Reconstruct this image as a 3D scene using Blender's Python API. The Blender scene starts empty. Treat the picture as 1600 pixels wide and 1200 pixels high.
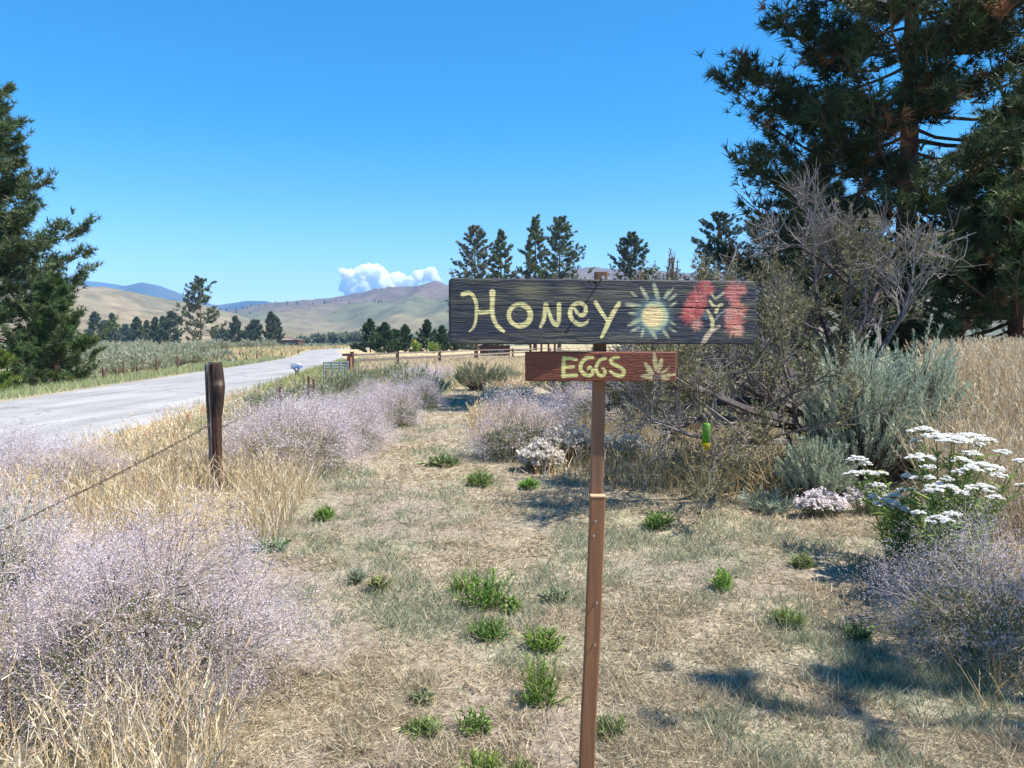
import bpy, math, random
import numpy as np

# ------------------------------------------------------------------ camera, sky, sun, exposure
sc = bpy.context.scene
CAM_H, FPX, HORIZON = 1.5, 1209.0, 535.0          # metres, focal length in photo pixels, photo row of the horizon
PITCH = math.atan((600.0 - HORIZON) / FPX)
cam_d = bpy.data.cameras.new('camera')
cam_d.sensor_width = 36.0
cam_d.lens = 36.0 * FPX / 1600.0
cam_d.clip_start = 0.05
cam_d.clip_end = 60000.0
cam = bpy.data.objects.new('camera', cam_d)
sc.collection.objects.link(cam)
cam.location = (0, 0, CAM_H)
cam.rotation_euler = (math.pi / 2 - PITCH, 0, 0)
sc.camera = cam

SUN = np.array((0.55, -0.14, 0.83)); SUN /= np.linalg.norm(SUN)
SUN_EL = math.asin(SUN[2]); SUN_AZ = math.atan2(SUN[0], SUN[1])
world = bpy.data.worlds.new('World'); sc.world = world
world.use_nodes = True
wn, wl = world.node_tree.nodes, world.node_tree.links
wn.clear()
sky = wn.new('ShaderNodeTexSky'); sky.sky_type = 'NISHITA'; sky.sun_disc = False
sky.sun_elevation = SUN_EL; sky.sun_rotation = SUN_AZ
sky.altitude = 600; sky.air_density = 1.0; sky.dust_density = 0.15; sky.ozone_density = 2.2
hsv = wn.new('ShaderNodeHueSaturation'); hsv.inputs['Saturation'].default_value = 1.58; hsv.inputs['Hue'].default_value = .497
bg = wn.new('ShaderNodeBackground'); bg.inputs['Strength'].default_value = 0.098
wo = wn.new('ShaderNodeOutputWorld')
wl.new(sky.outputs[0], hsv.inputs['Color']); wl.new(hsv.outputs[0], bg.inputs['Color']); wl.new(bg.outputs[0], wo.inputs['Surface'])

sun_d = bpy.data.lights.new('sun', 'SUN'); sun_d.energy = 5.0; sun_d.angle = math.radians(0.53); sun_d.color = (1.0, 0.935, 0.83)
sun = bpy.data.objects.new('sun', sun_d); sc.collection.objects.link(sun)
from mathutils import Vector
sun.rotation_euler = Vector(SUN).to_track_quat('Z', 'Y').to_euler()
sun.location = (20, -6, 30)

sc.view_settings.view_transform = 'Standard'; sc.view_settings.look = 'None'
sc.view_settings.gamma = 1.0; sc.view_settings.exposure = 1.1
sc.cycles.max_bounces = 36; sc.cycles.diffuse_bounces = 3; sc.cycles.glossy_bounces = 2
sc.cycles.transmission_bounces = 4; sc.cycles.transparent_max_bounces = 8; sc.cycles.volume_bounces = 34
sc.cycles.use_denoising = True
sc.cycles.use_adaptive_sampling = True
sc.cycles.adaptive_threshold = 0.015

# ------------------------------------------------------------------ helpers
R = np.random.default_rng(7)
random.seed(7)
col = sc.collection

def ray(px, py):
    u, v = (px - 800.0) / FPX, (600.0 - py) / FPX
    c, s = math.cos(PITCH), math.sin(PITCH)
    return np.array((u, c + v * s, v * c - s))
def at(px, py, y):
    """point on the line of sight of a photo pixel at forward distance y"""
    d = ray(px, py); t = y / d[1]
    return np.array((0, 0, CAM_H)) + d * t
def gx(px, y):
    return (px - 800.0) / FPX * y
def gy(py, z=0.0):
    d = ray(800, py)
    return (CAM_H - z) / -d[2] * d[1]

def _hash(ix, iy, s):
    n = (ix.astype(np.int64) * 374761393 + iy.astype(np.int64) * 668265263 + s * 982451653) & 0x7fffffff
    n = ((n ^ (n >> 13)) * 1274126177) & 0x7fffffff
    return ((n ^ (n >> 16)) & 0xffff) / 65535.0
def vnoise(x, y, s=0):
    x = np.asarray(x, float); y = np.asarray(y, float)
    ix, iy = np.floor(x), np.floor(y); fx, fy = x - ix, y - iy
    fx = fx * fx * (3 - 2 * fx); fy = fy * fy * (3 - 2 * fy)
    a = _hash(ix, iy, s); b = _hash(ix + 1, iy, s); c = _hash(ix, iy + 1, s); d = _hash(ix + 1, iy + 1, s)
    return (a * (1 - fx) + b * fx) * (1 - fy) + (c * (1 - fx) + d * fx) * fy
def fbm(x, y, s=0, o=4):
    t, a, n = 0, 0.5, 0
    for k in range(o):
        t = t + a * vnoise(np.asarray(x) * 2 ** k, np.asarray(y) * 2 ** k, s + k * 17); n += a; a *= 0.5
    return t / n
def sstep(a, b, x):
    t = np.clip((np.asarray(x, float) - a) / (b - a), 0, 1)
    return t * t * (3 - 2 * t)

# road centre line and the yard's borders (metres; x right, y forward)
ROAD = np.array([(-5.9, -10), (-7.4, 0), (-10.3, 20), (-12.6, 35), (-15.5, 55), (-20, 80), (-27, 110), (-34.5, 140), (-39, 170), (-38, 205), (-31, 250), (-14, 310), (20, 390)], float)
def road_x(y): return np.interp(y, ROAD[:, 1], ROAD[:, 0])
ROAD_HW = 2.7
def fence_x(y): return -1.89 - 0.147 * np.asarray(y)
YL = np.array([(0, -.55), (3, -.72), (5, -1.35), (7, -1.85), (9, -2.15), (11, -2.15), (16, -2.2), (22, -2.0), (30, -1.6)])
YR = np.array([(0, 2.4), (3, 1.75), (4, 2.0), (5, 2.6), (6, 2.75), (7, 2.0), (7.7, .8), (8.4, .35), (10, 0.0), (12, -.65), (16, -.8), (22, -.7), (30, -.4)])
def yard_l(y): return np.interp(y, YL[:, 0], YL[:, 1])
def yard_r(y): return np.interp(y, YR[:, 0], YR[:, 1])

def gh(x, y):
    """height of the ground"""
    x = np.asarray(x, float); y = np.asarray(y, float)
    far = np.hypot(x, y)
    rd = np.abs(x - road_x(y))
    off = sstep(ROAD_HW + 1.2, ROAD_HW + 6, rd)
    z = (fbm(x * .9, y * .9, 3, 3) - .5) * .10 * sstep(0.5, 3, off * 3)
    z = z + (fbm(x / 14, y / 14, 5, 3) - .5) * .9 * off * sstep(25, 90, far)
    z = z + .75 * sstep(3.2, 5.6, x) * sstep(4.5, 8.5, y) * sstep(60, 25, y)      # the bank to the right
    z = z * np.where(far < 3.0, .5, 1.0)
    z = z - .55 * sstep(ROAD_HW + .4, ROAD_HW + 4.5, road_x(y) - x) * sstep(-5, 10, y) * sstep(130, 80, y)
    return z - .012 * (rd < ROAD_HW + 1.0)

def gpos(px, y): x = gx(px, y); return (x, y, float(gh(x, y)))

class Acc:
    """collects triangles and a colour for each vertex; build() links them as ONE mesh object"""
    def __init__(s): s.v, s.t, s.c, s.n = [], [], [], 0
    def add(s, v, t, c):
        v = np.asarray(v, float).reshape(-1, 3); t = np.asarray(t, np.int64).reshape(-1, 3)
        c = np.asarray(c, float)
        if c.ndim == 1: c = np.broadcast_to(c, (len(v), 3))
        s.v.append(v); s.t.append(t + s.n); s.c.append(c); s.n += len(v)
    def data(s): return np.concatenate(s.v), np.concatenate(s.t), np.concatenate(s.c)
    def mesh(s, name, mat, smooth=False):
        v, t, c = s.data()
        return tri_mesh(name, v, t, c, mat, smooth)
    def build(s, name, mat, parent=None, smooth=False):
        return link(name, s.mesh(name, mat, smooth), parent)

def tri_mesh(name, v, t, c, mat, smooth=False):
    me = bpy.data.meshes.new(name)
    me.vertices.add(len(v)); me.vertices.foreach_set('co', np.ascontiguousarray(v, np.float32).ravel())
    me.loops.add(len(t) * 3); me.loops.foreach_set('vertex_index', np.ascontiguousarray(t, np.int32).ravel())
    me.polygons.add(len(t)); me.polygons.foreach_set('loop_start', np.arange(0, len(t) * 3, 3, dtype=np.int32))
    me.polygons.foreach_set('use_smooth', np.full(len(t), smooth, bool))
    me.update(calc_edges=True)
    if c is not None:
        a = me.color_attributes.new('Col', 'FLOAT_COLOR', 'POINT')
        rgba = np.ones((len(v), 4), np.float32); rgba[:, :3] = c
        a.data.foreach_set('color', rgba.ravel())
    me.materials.append(mat)
    return me

def link(name, me, parent=None):
    o = bpy.data.objects.new(name, me); col.objects.link(o)
    if parent is not None: o.parent = parent
    return o
def tag(o, label=None, cat=None, group=None, kind=None):
    if label: o['label'] = label
    if cat: o['category'] = cat
    if group: o['group'] = group
    if kind: o['kind'] = kind
    return o
def empty(name, loc, label, cat, group=None, rz=0.0, s=1.0):
    o = bpy.data.objects.new(name, None); col.objects.link(o)
    o.empty_display_size = .2
    o.location = tuple(loc); o.rotation_euler = (0, 0, rz); o.scale = (s, s, s) if np.isscalar(s) else tuple(s)
    return tag(o, label, cat, group)
def copy_thing(root, loc, rz=0.0, s=1.0, label=None, group=None):
    r = root.copy(); col.objects.link(r)
    r.location = tuple(loc); r.rotation_euler = (0, 0, rz); r.scale = (s, s, s) if np.isscalar(s) else tuple(s)
    if label: r['label'] = label
    if group: r['group'] = group
    for ch in list(root.children):
        c = ch.copy(); col.objects.link(c); c.parent = r
        for g in list(ch.children):
            d = g.copy(); col.objects.link(d); d.parent = c
    return r

def norm(a): return a / np.maximum(np.linalg.norm(a, axis=-1, keepdims=True), 1e-9)
def perp(a, rng=R):
    """a random unit vector square to each row of a"""
    return norm(np.cross(a, norm(rng.normal(size=a.shape))))

def blades(base, dirv, length, width, bend=None, seg=1, wdir=None):
    """tapering grass blades: base (N,3), dirv (N,3), length (N), width (N), bend (N,3) added at the tip"""
    n = len(base); length = np.broadcast_to(length, (n,)); width = np.broadcast_to(width, (n,))
    d = norm(dirv); w = (perp(d) if wdir is None else wdir) * width[:, None] * .5
    if bend is None: bend = np.zeros((n, 3))
    vs = []
    for k in range(seg):
        s = k / seg
        p = base + d * (length * s)[:, None] + bend * (s * s)
        f = 1 - .45 * s
        vs += [p - w * f, p + w * f]
    vs.append(base + d * length[:, None] + bend)
    m = 2 * seg + 1
    v = np.stack(vs, 1).reshape(-1, 3)
    tr = []
    for k in range(seg - 1):
        a = 2 * k; tr += [(a, a + 1, a + 3), (a, a + 3, a + 2)]
    a = 2 * (seg - 1); tr.append((a, a + 1, a + 2))
    t = (np.arange(n)[:, None, None] * m + np.array(tr)[None]).reshape(-1, 3)
    return v, t, m
def add_blades(acc, base, dirv, length, width, cols, **k):
    v, t, m = blades(base, dirv, length, width, **k)
    acc.add(v, t, np.repeat(cols, m, 0))

def tube(acc, pts, rad, sides, c, cap=False):
    pts = np.asarray(pts, float); n = len(pts); rad = np.broadcast_to(rad, (n,))
    tg = norm(np.gradient(pts, axis=0))
    ref = np.array((0.31, .22, .93)) if abs(tg[0, 2]) < .8 else np.array((.95, .2, .1))
    a = norm(np.cross(tg, ref)); b = np.cross(tg, a)
    th = np.arange(sides) / sides * 2 * math.pi
    v = pts[:, None] + rad[:, None, None] * (np.cos(th)[None, :, None] * a[:, None] + np.sin(th)[None, :, None] * b[:, None])
    i = np.arange(n - 1)[:, None] * sides; j = np.arange(sides)[None]; k = (j + 1) % sides
    q = np.stack([i + j, i + k, i + k + sides, i + j + sides], -1).reshape(-1, 4)
    t = np.concatenate([q[:, [0, 1, 2]], q[:, [0, 2, 3]]])
    if cap:
        e = (n - 1) * sides
        t = np.concatenate([t, [(e, e + x, e + x + 1) for x in range(1, sides - 1)], [(0, x + 1, x) for x in range(1, sides - 1)]])
    c = np.asarray(c, float)
    if c.ndim == 2: c = np.repeat(c, sides, 0)
    acc.add(v.reshape(-1, 3), t, c)
def segs(acc, p0, p1, r0, r1, c, sides=3):
    """many straight tapering twigs at once"""
    d = norm(p1 - p0); a = perp(d); b = np.cross(d, a); n = len(p0)
    r0 = np.broadcast_to(r0, (n,)); r1 = np.broadcast_to(r1, (n,))
    th = np.arange(sides) / sides * 2 * math.pi
    ring = np.cos(th)[None, :, None] * a[:, None] + np.sin(th)[None, :, None] * b[:, None]
    v = np.concatenate([p0[:, None] + ring * r0[:, None, None], p1[:, None] + ring * r1[:, None, None]], 1)
    j = np.arange(sides); k = (j + 1) % sides
    q = np.concatenate([np.stack([j, k, k + sides], -1), np.stack([j, k + sides, j + sides], -1)])
    t = np.arange(n)[:, None, None] * 2 * sides + q[None]
    c = np.asarray(c, float)
    acc.add(v.reshape(-1, 3), t.reshape(-1, 3), np.repeat(c, 2 * sides, 0) if c.ndim == 2 else c)
def box(acc, c, size, color, rz=0.0, bevel=0.0):
    x, y, z = np.asarray(size) / 2
    b = min(bevel, x * .9, y * .9, z * .9)
    if b > 0:
        vs = []
        for sx in (-1, 1):
            for sy in (-1, 1):
                for sz in (-1, 1):
                    vs += [(sx * x, sy * (y - b), sz * (z - b)), (sx * (x - b), sy * y, sz * (z - b)), (sx * (x - b), sy * (y - b), sz * z)]
        v = np.array(vs)
        import bmesh
        bm = bmesh.new()
        for p in v: bm.verts.new(p)
        bmesh.ops.convex_hull(bm, input=bm.verts[:]); bmesh.ops.triangulate(bm, faces=bm.faces[:])
        bm.verts.index_update()
        v = np.array([p.co[:] for p in bm.verts]); t = np.array([[q.index for q in f.verts] for f in bm.faces]); bm.free()
    else:
        v = np.array([(sx * x, sy * y, sz * z) for sx in (-1, 1) for sy in (-1, 1) for sz in (-1, 1)])
        q = np.array([(0, 1, 3, 2), (4, 6, 7, 5), (0, 4, 5, 1), (2, 3, 7, 6), (0, 2, 6, 4), (1, 5, 7, 3)])
        t = np.concatenate([q[:, [0, 1, 2]], q[:, [0, 2, 3]]])
    cs, sn = math.cos(rz), math.sin(rz)
    v = v @ np.array([[cs, sn, 0], [-sn, cs, 0], [0, 0, 1]])
    acc.add(v + np.asarray(c, float), t, np.asarray(color, float))
def beam(acc, p0, p1, w, h, color):
    """a squared timber from p0 to p1"""
    p0, p1 = np.asarray(p0, float), np.asarray(p1, float); d = norm(p1 - p0)
    up = np.array((0, 0, 1.)) if abs(d[2]) < .9 else np.array((0, 1., 0))
    a = norm(np.cross(d, up)); b = np.cross(a, d)
    v = np.array([p + a * sx * w / 2 + b * sz * h / 2 for p in (p0, p1) for sx, sz in ((-1, -1), (1, -1), (1, 1), (-1, 1))])
    t = []
    for j in range(4):
        k = (j + 1) % 4; t += [(j, k, k + 4), (j, k + 4, j + 4)]
    t += [(0, 2, 1), (0, 3, 2), (4, 5, 6), (4, 6, 7)]
    acc.add(v, t, np.asarray(color, float))

# ------------------------------------------------------------------ materials
def new_mat(name):
    m = bpy.data.materials.new(name); m.use_nodes = True
    n, l = m.node_tree.nodes, m.node_tree.links; n.clear()
    return m, n, l
def leaf_mat(name, trans=.3, rough=.6, gloss=.25):
    m, n, l = new_mat(name)
    a = n.new('ShaderNodeAttribute'); a.attribute_name = 'Col'
    p = n.new('ShaderNodeBsdfPrincipled'); p.inputs['Roughness'].default_value = rough; p.inputs['Specular IOR Level'].default_value = gloss
    l.new(a.outputs['Color'], p.inputs['Base Color'])
    o = n.new('ShaderNodeOutputMaterial')
    if trans > 0:
        t = n.new('ShaderNodeBsdfTranslucent'); l.new(a.outputs['Color'], t.inputs['Color'])
        x = n.new('ShaderNodeMixShader'); x.inputs[0].default_value = trans
        l.new(p.outputs[0], x.inputs[1]); l.new(t.outputs[0], x.inputs[2]); l.new(x.outputs[0], o.inputs['Surface'])
    else: l.new(p.outputs[0], o.inputs['Surface'])
    return m
def rough_mat(name, scale=(8, 8, 8), amount=.35, rough=.8, bump=.4, dist=.01, detail=8, spec=.25, metal=0.0):
    """vertex colour broken up by stretched noise, with fine relief"""
    m, n, l = new_mat(name)
    a = n.new('ShaderNodeAttribute'); a.attribute_name = 'Col'
    tc = n.new('ShaderNodeTexCoord'); mp = n.new('ShaderNodeMapping'); mp.inputs['Scale'].default_value = scale
    l.new(tc.outputs['Object'], mp.inputs['Vector'])
    nz = n.new('ShaderNodeTexNoise'); nz.inputs['Scale'].default_value = 1.0; nz.inputs['Detail'].default_value = detail; nz.inputs['Roughness'].default_value = .62
    l.new(mp.outputs[0], nz.inputs['Vector'])
    mr = n.new('ShaderNodeMapRange'); mr.inputs['From Min'].default_value = .3; mr.inputs['From Max'].default_value = .7
    mr.inputs['To Min'].default_value = 1 - amount; mr.inputs['To Max'].default_value = 1 + amount
    l.new(nz.outputs['Fac'], mr.inputs['Value'])
    mu = n.new('ShaderNodeVectorMath'); mu.operation = 'SCALE'
    l.new(a.outputs['Color'], mu.inputs[0]); l.new(mr.outputs[0], mu.inputs['Scale'])
    p = n.new('ShaderNodeBsdfPrincipled'); p.inputs['Roughness'].default_value = rough; p.inputs['Specular IOR Level'].default_value = spec
    p.inputs['Metallic'].default_value = metal
    l.new(mu.outputs[0], p.inputs['Base Color'])
    b = n.new('ShaderNodeBump'); b.inputs['Strength'].default_value = bump; b.inputs['Distance'].default_value = dist
    l.new(nz.outputs['Fac'], b.inputs['Height']); l.new(b.outputs[0], p.inputs['Normal'])
    o = n.new('ShaderNodeOutputMaterial'); l.new(p.outputs[0], o.inputs['Surface'])
    return m
M = dict(
    needle=leaf_mat('pine needles', .22, .55, .3),
    leaf=leaf_mat('soft leaves', .3, .65, .2),
    grass=leaf_mat('dry grass', .3, .7, .15),
    blossom=leaf_mat('petals', .5, .8, .1),
    twig=rough_mat('grey twigs', (30, 30, 30), .3, .85, .2, .004),
    bark=rough_mat('pine bark', (14, 14, 3.5), .55, .9, .9, .05),
    ground=rough_mat('dry soil and straw', (17, 17, 17), .5, .95, 1.0, .04, 14, .1),
    hill=rough_mat('hillside', (.035, .035, .05), .34, .95, .3, 6, 10, .05),
    oldwood=rough_mat('weathered wood', (38, 38, 3.0), .6, .85, .9, .02),
    paint=rough_mat('painted board', (5, 40, 120), .09, .62, .35, .0035, 6, .35),
    cedar=rough_mat('brown stained board', (4, 40, 110), .14, .58, .3, .002, 6, .35),
    stake=rough_mat('stained stake', (70, 70, 5), .22, .65, .3, .003, 6, .3),
    rust=rough_mat('rusty steel', (40, 40, 40), .4, .8, .3, .004),
    steel=rough_mat('painted steel', (12, 12, 12), .12, .4, .1, .002, 4, .5),
    wall=rough_mat('painted siding', (3, 3, 3), .15, .8, .2, .01),
)
def zinc():
    m, n, l = new_mat('zinc screw')
    p = n.new('ShaderNodeBsdfPrincipled'); p.inputs['Base Color'].default_value = (.5, .48, .44, 1); p.inputs['Metallic'].default_value = .9; p.inputs['Roughness'].default_value = .38
    o = n.new('ShaderNodeOutputMaterial'); l.new(p.outputs[0], o.inputs['Surface']); return m
M['zinc'] = zinc()
def plastic(name, c, trans, rough=.25):
    m, n, l = new_mat(name)
    p = n.new('ShaderNodeBsdfPrincipled'); p.inputs['Base Color'].default_value = (*c, 1); p.inputs['Roughness'].default_value = rough
    t = n.new('ShaderNodeBsdfTranslucent'); t.inputs['Color'].default_value = (*c, 1)
    x = n.new('ShaderNodeMixShader'); x.inputs[0].default_value = trans
    o = n.new('ShaderNodeOutputMaterial'); l.new(p.outputs[0], x.inputs[1]); l.new(t.outputs[0], x.inputs[2]); l.new(x.outputs[0], o.inputs['Surface']); return m
M['green_plastic'] = plastic('green plastic', (.15, .38, .03), .4, .5)
M['yellow_plastic'] = plastic('yellow plastic', (.62, .45, .02), .3, .5)

def asphalt():
    m, n, l = new_mat('worn asphalt')
    tc = n.new('ShaderNodeTexCoord')
    def noise(scale, detail, rough=.6, vec=None):
        k = n.new('ShaderNodeTexNoise'); k.inputs['Scale'].default_value = scale; k.inputs['Detail'].default_value = detail; k.inputs['Roughness'].default_value = rough
        l.new(vec or tc.outputs['Object'], k.inputs['Vector']); return k
    big = noise(.35, 5); fine = noise(26, 8, .7)
    mp = n.new('ShaderNodeMapping'); mp.inputs['Scale'].default_value = (1.6, .12, 1); mp.inputs['Rotation'].default_value = (0, 0, -.146)
    l.new(tc.outputs['Object'], mp.inputs['Vector']); streak = noise(1.0, 5, .6, mp.outputs[0])
    r1 = n.new('ShaderNodeValToRGB'); e = r1.color_ramp.elements
    e[0].position = .32; e[0].color = (.24, .235, .235, 1); e[1].position = .72; e[1].color = (.38, .37, .365, 1)
    l.new(streak.outputs['Fac'], r1.inputs[0])
    r2 = n.new('ShaderNodeMapRange'); r2.inputs['From Min'].default_value = .3; r2.inputs['From Max'].default_value = .7; r2.inputs['To Min'].default_value = .72; r2.inputs['To Max'].default_value = 1.25
    l.new(fine.outputs['Fac'], r2.inputs[0])
    r3 = n.new('ShaderNodeMapRange'); r3.inputs['From Min'].default_value = .3; r3.inputs['From Max'].default_value = .7; r3.inputs['To Min'].default_value = .9; r3.inputs['To Max'].default_value = 1.1
    l.new(big.outputs['Fac'], r3.inputs[0])
    vor = n.new('ShaderNodeTexVoronoi'); vor.feature = 'DISTANCE_TO_EDGE'; vor.inputs['Scale'].default_value = .22
    wv = n.new('ShaderNodeVectorMath'); wv.operation = 'ADD'
    wn2 = noise(.9, 4); ws = n.new('ShaderNodeVectorMath'); ws.operation = 'SCALE'; ws.inputs['Scale'].default_value = 1.6
    l.new(wn2.outputs['Color'], ws.inputs[0]); l.new(tc.outputs['Object'], wv.inputs[0]); l.new(ws.outputs[0], wv.inputs[1]); l.new(wv.outputs[0], vor.inputs['Vector'])
    cr = n.new('ShaderNodeMapRange'); cr.inputs['From Min'].default_value = 0; cr.inputs['From Max'].default_value = .012; cr.inputs['To Min'].default_value = .55; cr.inputs['To Max'].default_value = 1
    l.new(vor.outputs['Distance'], cr.inputs[0])
    m1 = n.new('ShaderNodeMath'); m1.operation = 'MULTIPLY'; l.new(r2.outputs[0], m1.inputs[0]); l.new(r3.outputs[0], m1.inputs[1])
    m2 = n.new('ShaderNodeMath'); m2.operation = 'MULTIPLY'; l.new(m1.outputs[0], m2.inputs[0]); l.new(cr.outputs[0], m2.inputs[1])
    vm = n.new('ShaderNodeVectorMath'); vm.operation = 'SCALE'; l.new(r1.outputs[0], vm.inputs[0]); l.new(m2.outputs[0], vm.inputs['Scale'])
    p = n.new('ShaderNodeBsdfPrincipled'); p.inputs['Roughness'].default_value = .9; p.inputs['Specular IOR Level'].default_value = .2
    l.new(vm.outputs[0], p.inputs['Base Color'])
    b = n.new('ShaderNodeBump'); b.inputs['Strength'].default_value = .5; b.inputs['Distance'].default_value = .01
    l.new(fine.outputs['Fac'], b.inputs['Height']); l.new(b.outputs[0], p.inputs['Normal'])
    o = n.new('ShaderNodeOutputMaterial'); l.new(p.outputs[0], o.inputs['Surface']); return m
M['asphalt'] = asphalt()

# ------------------------------------------------------------------ ground, road, hills
STRAW = np.array((.36, .30, .215)); SOIL = np.array((.27, .22, .18)); GREYGREEN = np.array((.25, .26, .17)); GOLD = np.array((.44, .35, .21))
VERGE = np.array((.28, .31, .14)); SAGEGROUND = np.array((.30, .30, .21)); RED = np.array((.42, .21, .09))
def mix(a, b, f):
    f = np.asarray(f)[..., None]; return a * (1 - f) + b * f
def ground_col(x, y):
    n1 = fbm(x * .8, y * .8, 21, 4); n2 = fbm(x * 2.2, y * 2.2, 33, 3); n3 = fbm(x / 9, y / 9, 41, 4); n4 = fbm(x * 7, y * 7, 55, 3)
    c = mix(np.broadcast_to(STRAW, x.shape + (3,)), SOIL, sstep(.42, .66, n1) * .8)
    c = mix(c, GREYGREEN, sstep(.5, .68, n2) * .5)
    c = c * (0.82 + .36 * n4)[..., None]
    rx = road_x(y); rd = x - rx
    c = mix(c, GOLD * (.8 + .4 * n1[..., None]), sstep(.2, 1.0, yard_l(y) - x) * (rd > 0))
    c = mix(c, RED, sstep(ROAD_HW + 1.7, ROAD_HW + .5, np.abs(rd)) * sstep(.45, .62, fbm(x * .7, y * .7, 66, 3)) * (rd > 0) * (y < 30))
    c = mix(c, GOLD, sstep(20, 34, y) * (rd > 5))
    left = sstep(ROAD_HW + .2, ROAD_HW + 1.2, -rd)
    c = mix(c, mix(np.broadcast_to(VERGE, x.shape + (3,)), SAGEGROUND, sstep(6, 12, -rd)), left)
    c = mix(c, GOLD * 1.05, left * sstep(.5, .62, n3) * sstep(20, 60, y) * .8)
    far = np.hypot(x, y)
    c = mix(c, mix(np.broadcast_to(np.array((.27, .27, .15)), x.shape + (3,)), np.array((.42, .34, .19)), sstep(.4, .6, fbm(x / 60, y / 60, 71, 4))), sstep(90, 260, far))
    return c
na, nr = 360, 170
rr = np.concatenate([[0.0], np.geomspace(.6, 9000, nr - 1)])
th = np.arange(na) / na * 2 * math.pi
X = rr[:, None] * np.sin(th)[None]; Y = rr[:, None] * np.cos(th)[None]
Z = gh(X, Y)
i = np.arange(nr - 1)[:, None] * na; j = np.arange(na)[None]; k = (j + 1) % na
q = np.stack([i + j, i + k, i + k + na, i + j + na], -1).reshape(-1, 4)
gt = np.concatenate([q[:, [0, 2, 1]], q[:, [0, 3, 2]]])
ground = link('ground', tri_mesh('ground', np.stack([X, Y, Z], -1).reshape(-1, 3), gt, ground_col(X.ravel(), Y.ravel()), M['ground'], True))
tag(ground, 'dry straw coloured yard and open valley floor', 'ground', kind='structure')

ys = np.concatenate([np.arange(-10, 60, 1.0), np.arange(60, 388, 4.0)])
cx = np.array([np.mean(road_x(y + np.linspace(-9, 9, 9) * (1 if y > 40 else .1))) for y in ys])
tgx = np.gradient(cx, ys); nx, ny = 1 / np.sqrt(1 + tgx ** 2), -tgx / np.sqrt(1 + tgx ** 2)
us = np.linspace(-1, 1, 13)
wob = (fbm(ys[:, None] * .6, us[None] * 2, 91, 3) - .5) * .35 * (np.abs(us)[None] > .95)
off = us[None] * ROAD_HW + wob
rv = np.stack([cx[:, None] + off * nx[:, None], ys[:, None] + off * ny[:, None], .035 + .05 * (1 - us[None] ** 2) - .05 * (np.abs(us)[None] > .95) + 0 * off], -1)
m_ = len(us); i = np.arange(len(ys) - 1)[:, None] * m_; j = np.arange(m_ - 1)[None]
q = np.stack([i + j, i + j + 1, i + j + 1 + m_, i + j + m_], -1).reshape(-1, 4)
road = link('road', tri_mesh('road', rv.reshape(-1, 3), np.concatenate([q[:, [0, 1, 2]], q[:, [0, 2, 3]]]), None, M['asphalt'], True))
tag(road, 'grey worn asphalt country road curving into the valley', 'road', kind='structure')

def hill(name, label, crest, r0, rc, r1, colf, rough_amp, seed, nA=260, nRr=70):
    crest = np.array(crest, float)
    pxs = np.linspace(crest[0, 0], crest[-1, 0], nA)
    az = np.arctan2((pxs - 800) / FPX, 1.0)
    fw = np.cos(az)
    top = (HORIZON - np.interp(pxs, crest[:, 0], crest[:, 1])) / FPX * rc + CAM_H     # height of the crest above the ground
    r = np.concatenate([np.linspace(r0, rc, nRr), np.linspace(rc, r1, 14)[1:]])
    s = sstep(0, 1, np.where(r < rc, (r - r0) / (rc - r0), 1.0)) * .55 + .45 * np.clip((r - r0) / (rc - r0), 0, 1)
    s = np.where(r > rc, 1 - .5 * sstep(rc, r1, r), s)
    yy = r[:, None] + 0 * pxs[None]; xx = r[:, None] * np.tan(az)[None]
    h = s[:, None] * top[None]
    sc_ = rc * .12
    rid = 1 - np.abs(fbm(xx / sc_, yy / sc_ * .6, seed, 5) * 2 - 1)
    env = np.clip(np.where(r < rc, (r - r0) / (rc - r0), 1), 0, 1)
    bump = (rid - .75) * rough_amp * (np.sin(np.clip(env, 0, 1) * math.pi) ** .7)[:, None]
    zz = h + bump * np.clip(top / max(top.max(), 1), .1, 1)[None] - 4 * (1 - sstep(0, .06, env))[:, None]
    zz += (fbm(xx / sc_ * 6, yy / sc_ * 6, seed + 3, 4) - .5) * rough_amp * .12 * env[:, None]
    n1 = fbm(xx / sc_ * 1.6, yy / sc_ * 1.6, seed + 9, 5); n2 = fbm(xx / sc_ * 7, yy / sc_ * 7, seed + 15, 4)
    c = colf(env[:, None] + 0 * xx, n1, n2, xx, yy, zz)
    m = nA; i = np.arange(len(r) - 1)[:, None] * m; j = np.arange(m - 1)[None]
    q = np.stack([i + j, i + j + 1, i + j + 1 + m, i + j + m], -1).reshape(-1, 4)
    o = link(name, tri_mesh(name, np.stack([xx, yy, zz], -1).reshape(-1, 3), np.concatenate([q[:, [0, 1, 2]], q[:, [0, 2, 3]]]), c.reshape(-1, 3), M['hill'], True))
    tag(o, label, 'hill', kind='structure')
    return xx, yy, zz
A_ = np.array
def col_tan(e, n1, n2, x, y, z):
    c = mix(np.broadcast_to(A_((.205, .165, .10)), e.shape + (3,)), A_((.15, .13, .075)), sstep(.42, .62, n1))
    c = mix(c, A_((.26, .195, .12)), sstep(.35, .1, e) * .7)
    c = mix(c, A_((.16, .17, .08)), sstep(.6, .72, n2) * .5)
    return c
def col_mid(e, n1, n2, x, y, z):
    c = mix(np.broadcast_to(A_((.115, .12, .07)), e.shape + (3,)), A_((.18, .155, .09)), sstep(.4, .62, n1))
    c = mix(c, A_((.112, .086, .078)), sstep(.30, .62, e + (n1 - .5) * .5) * .85)
    c = mix(c, A_((.06, .08, .05)), sstep(.58, .70, n2) * sstep(.4, .9, e) * .8)
    return c
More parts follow.
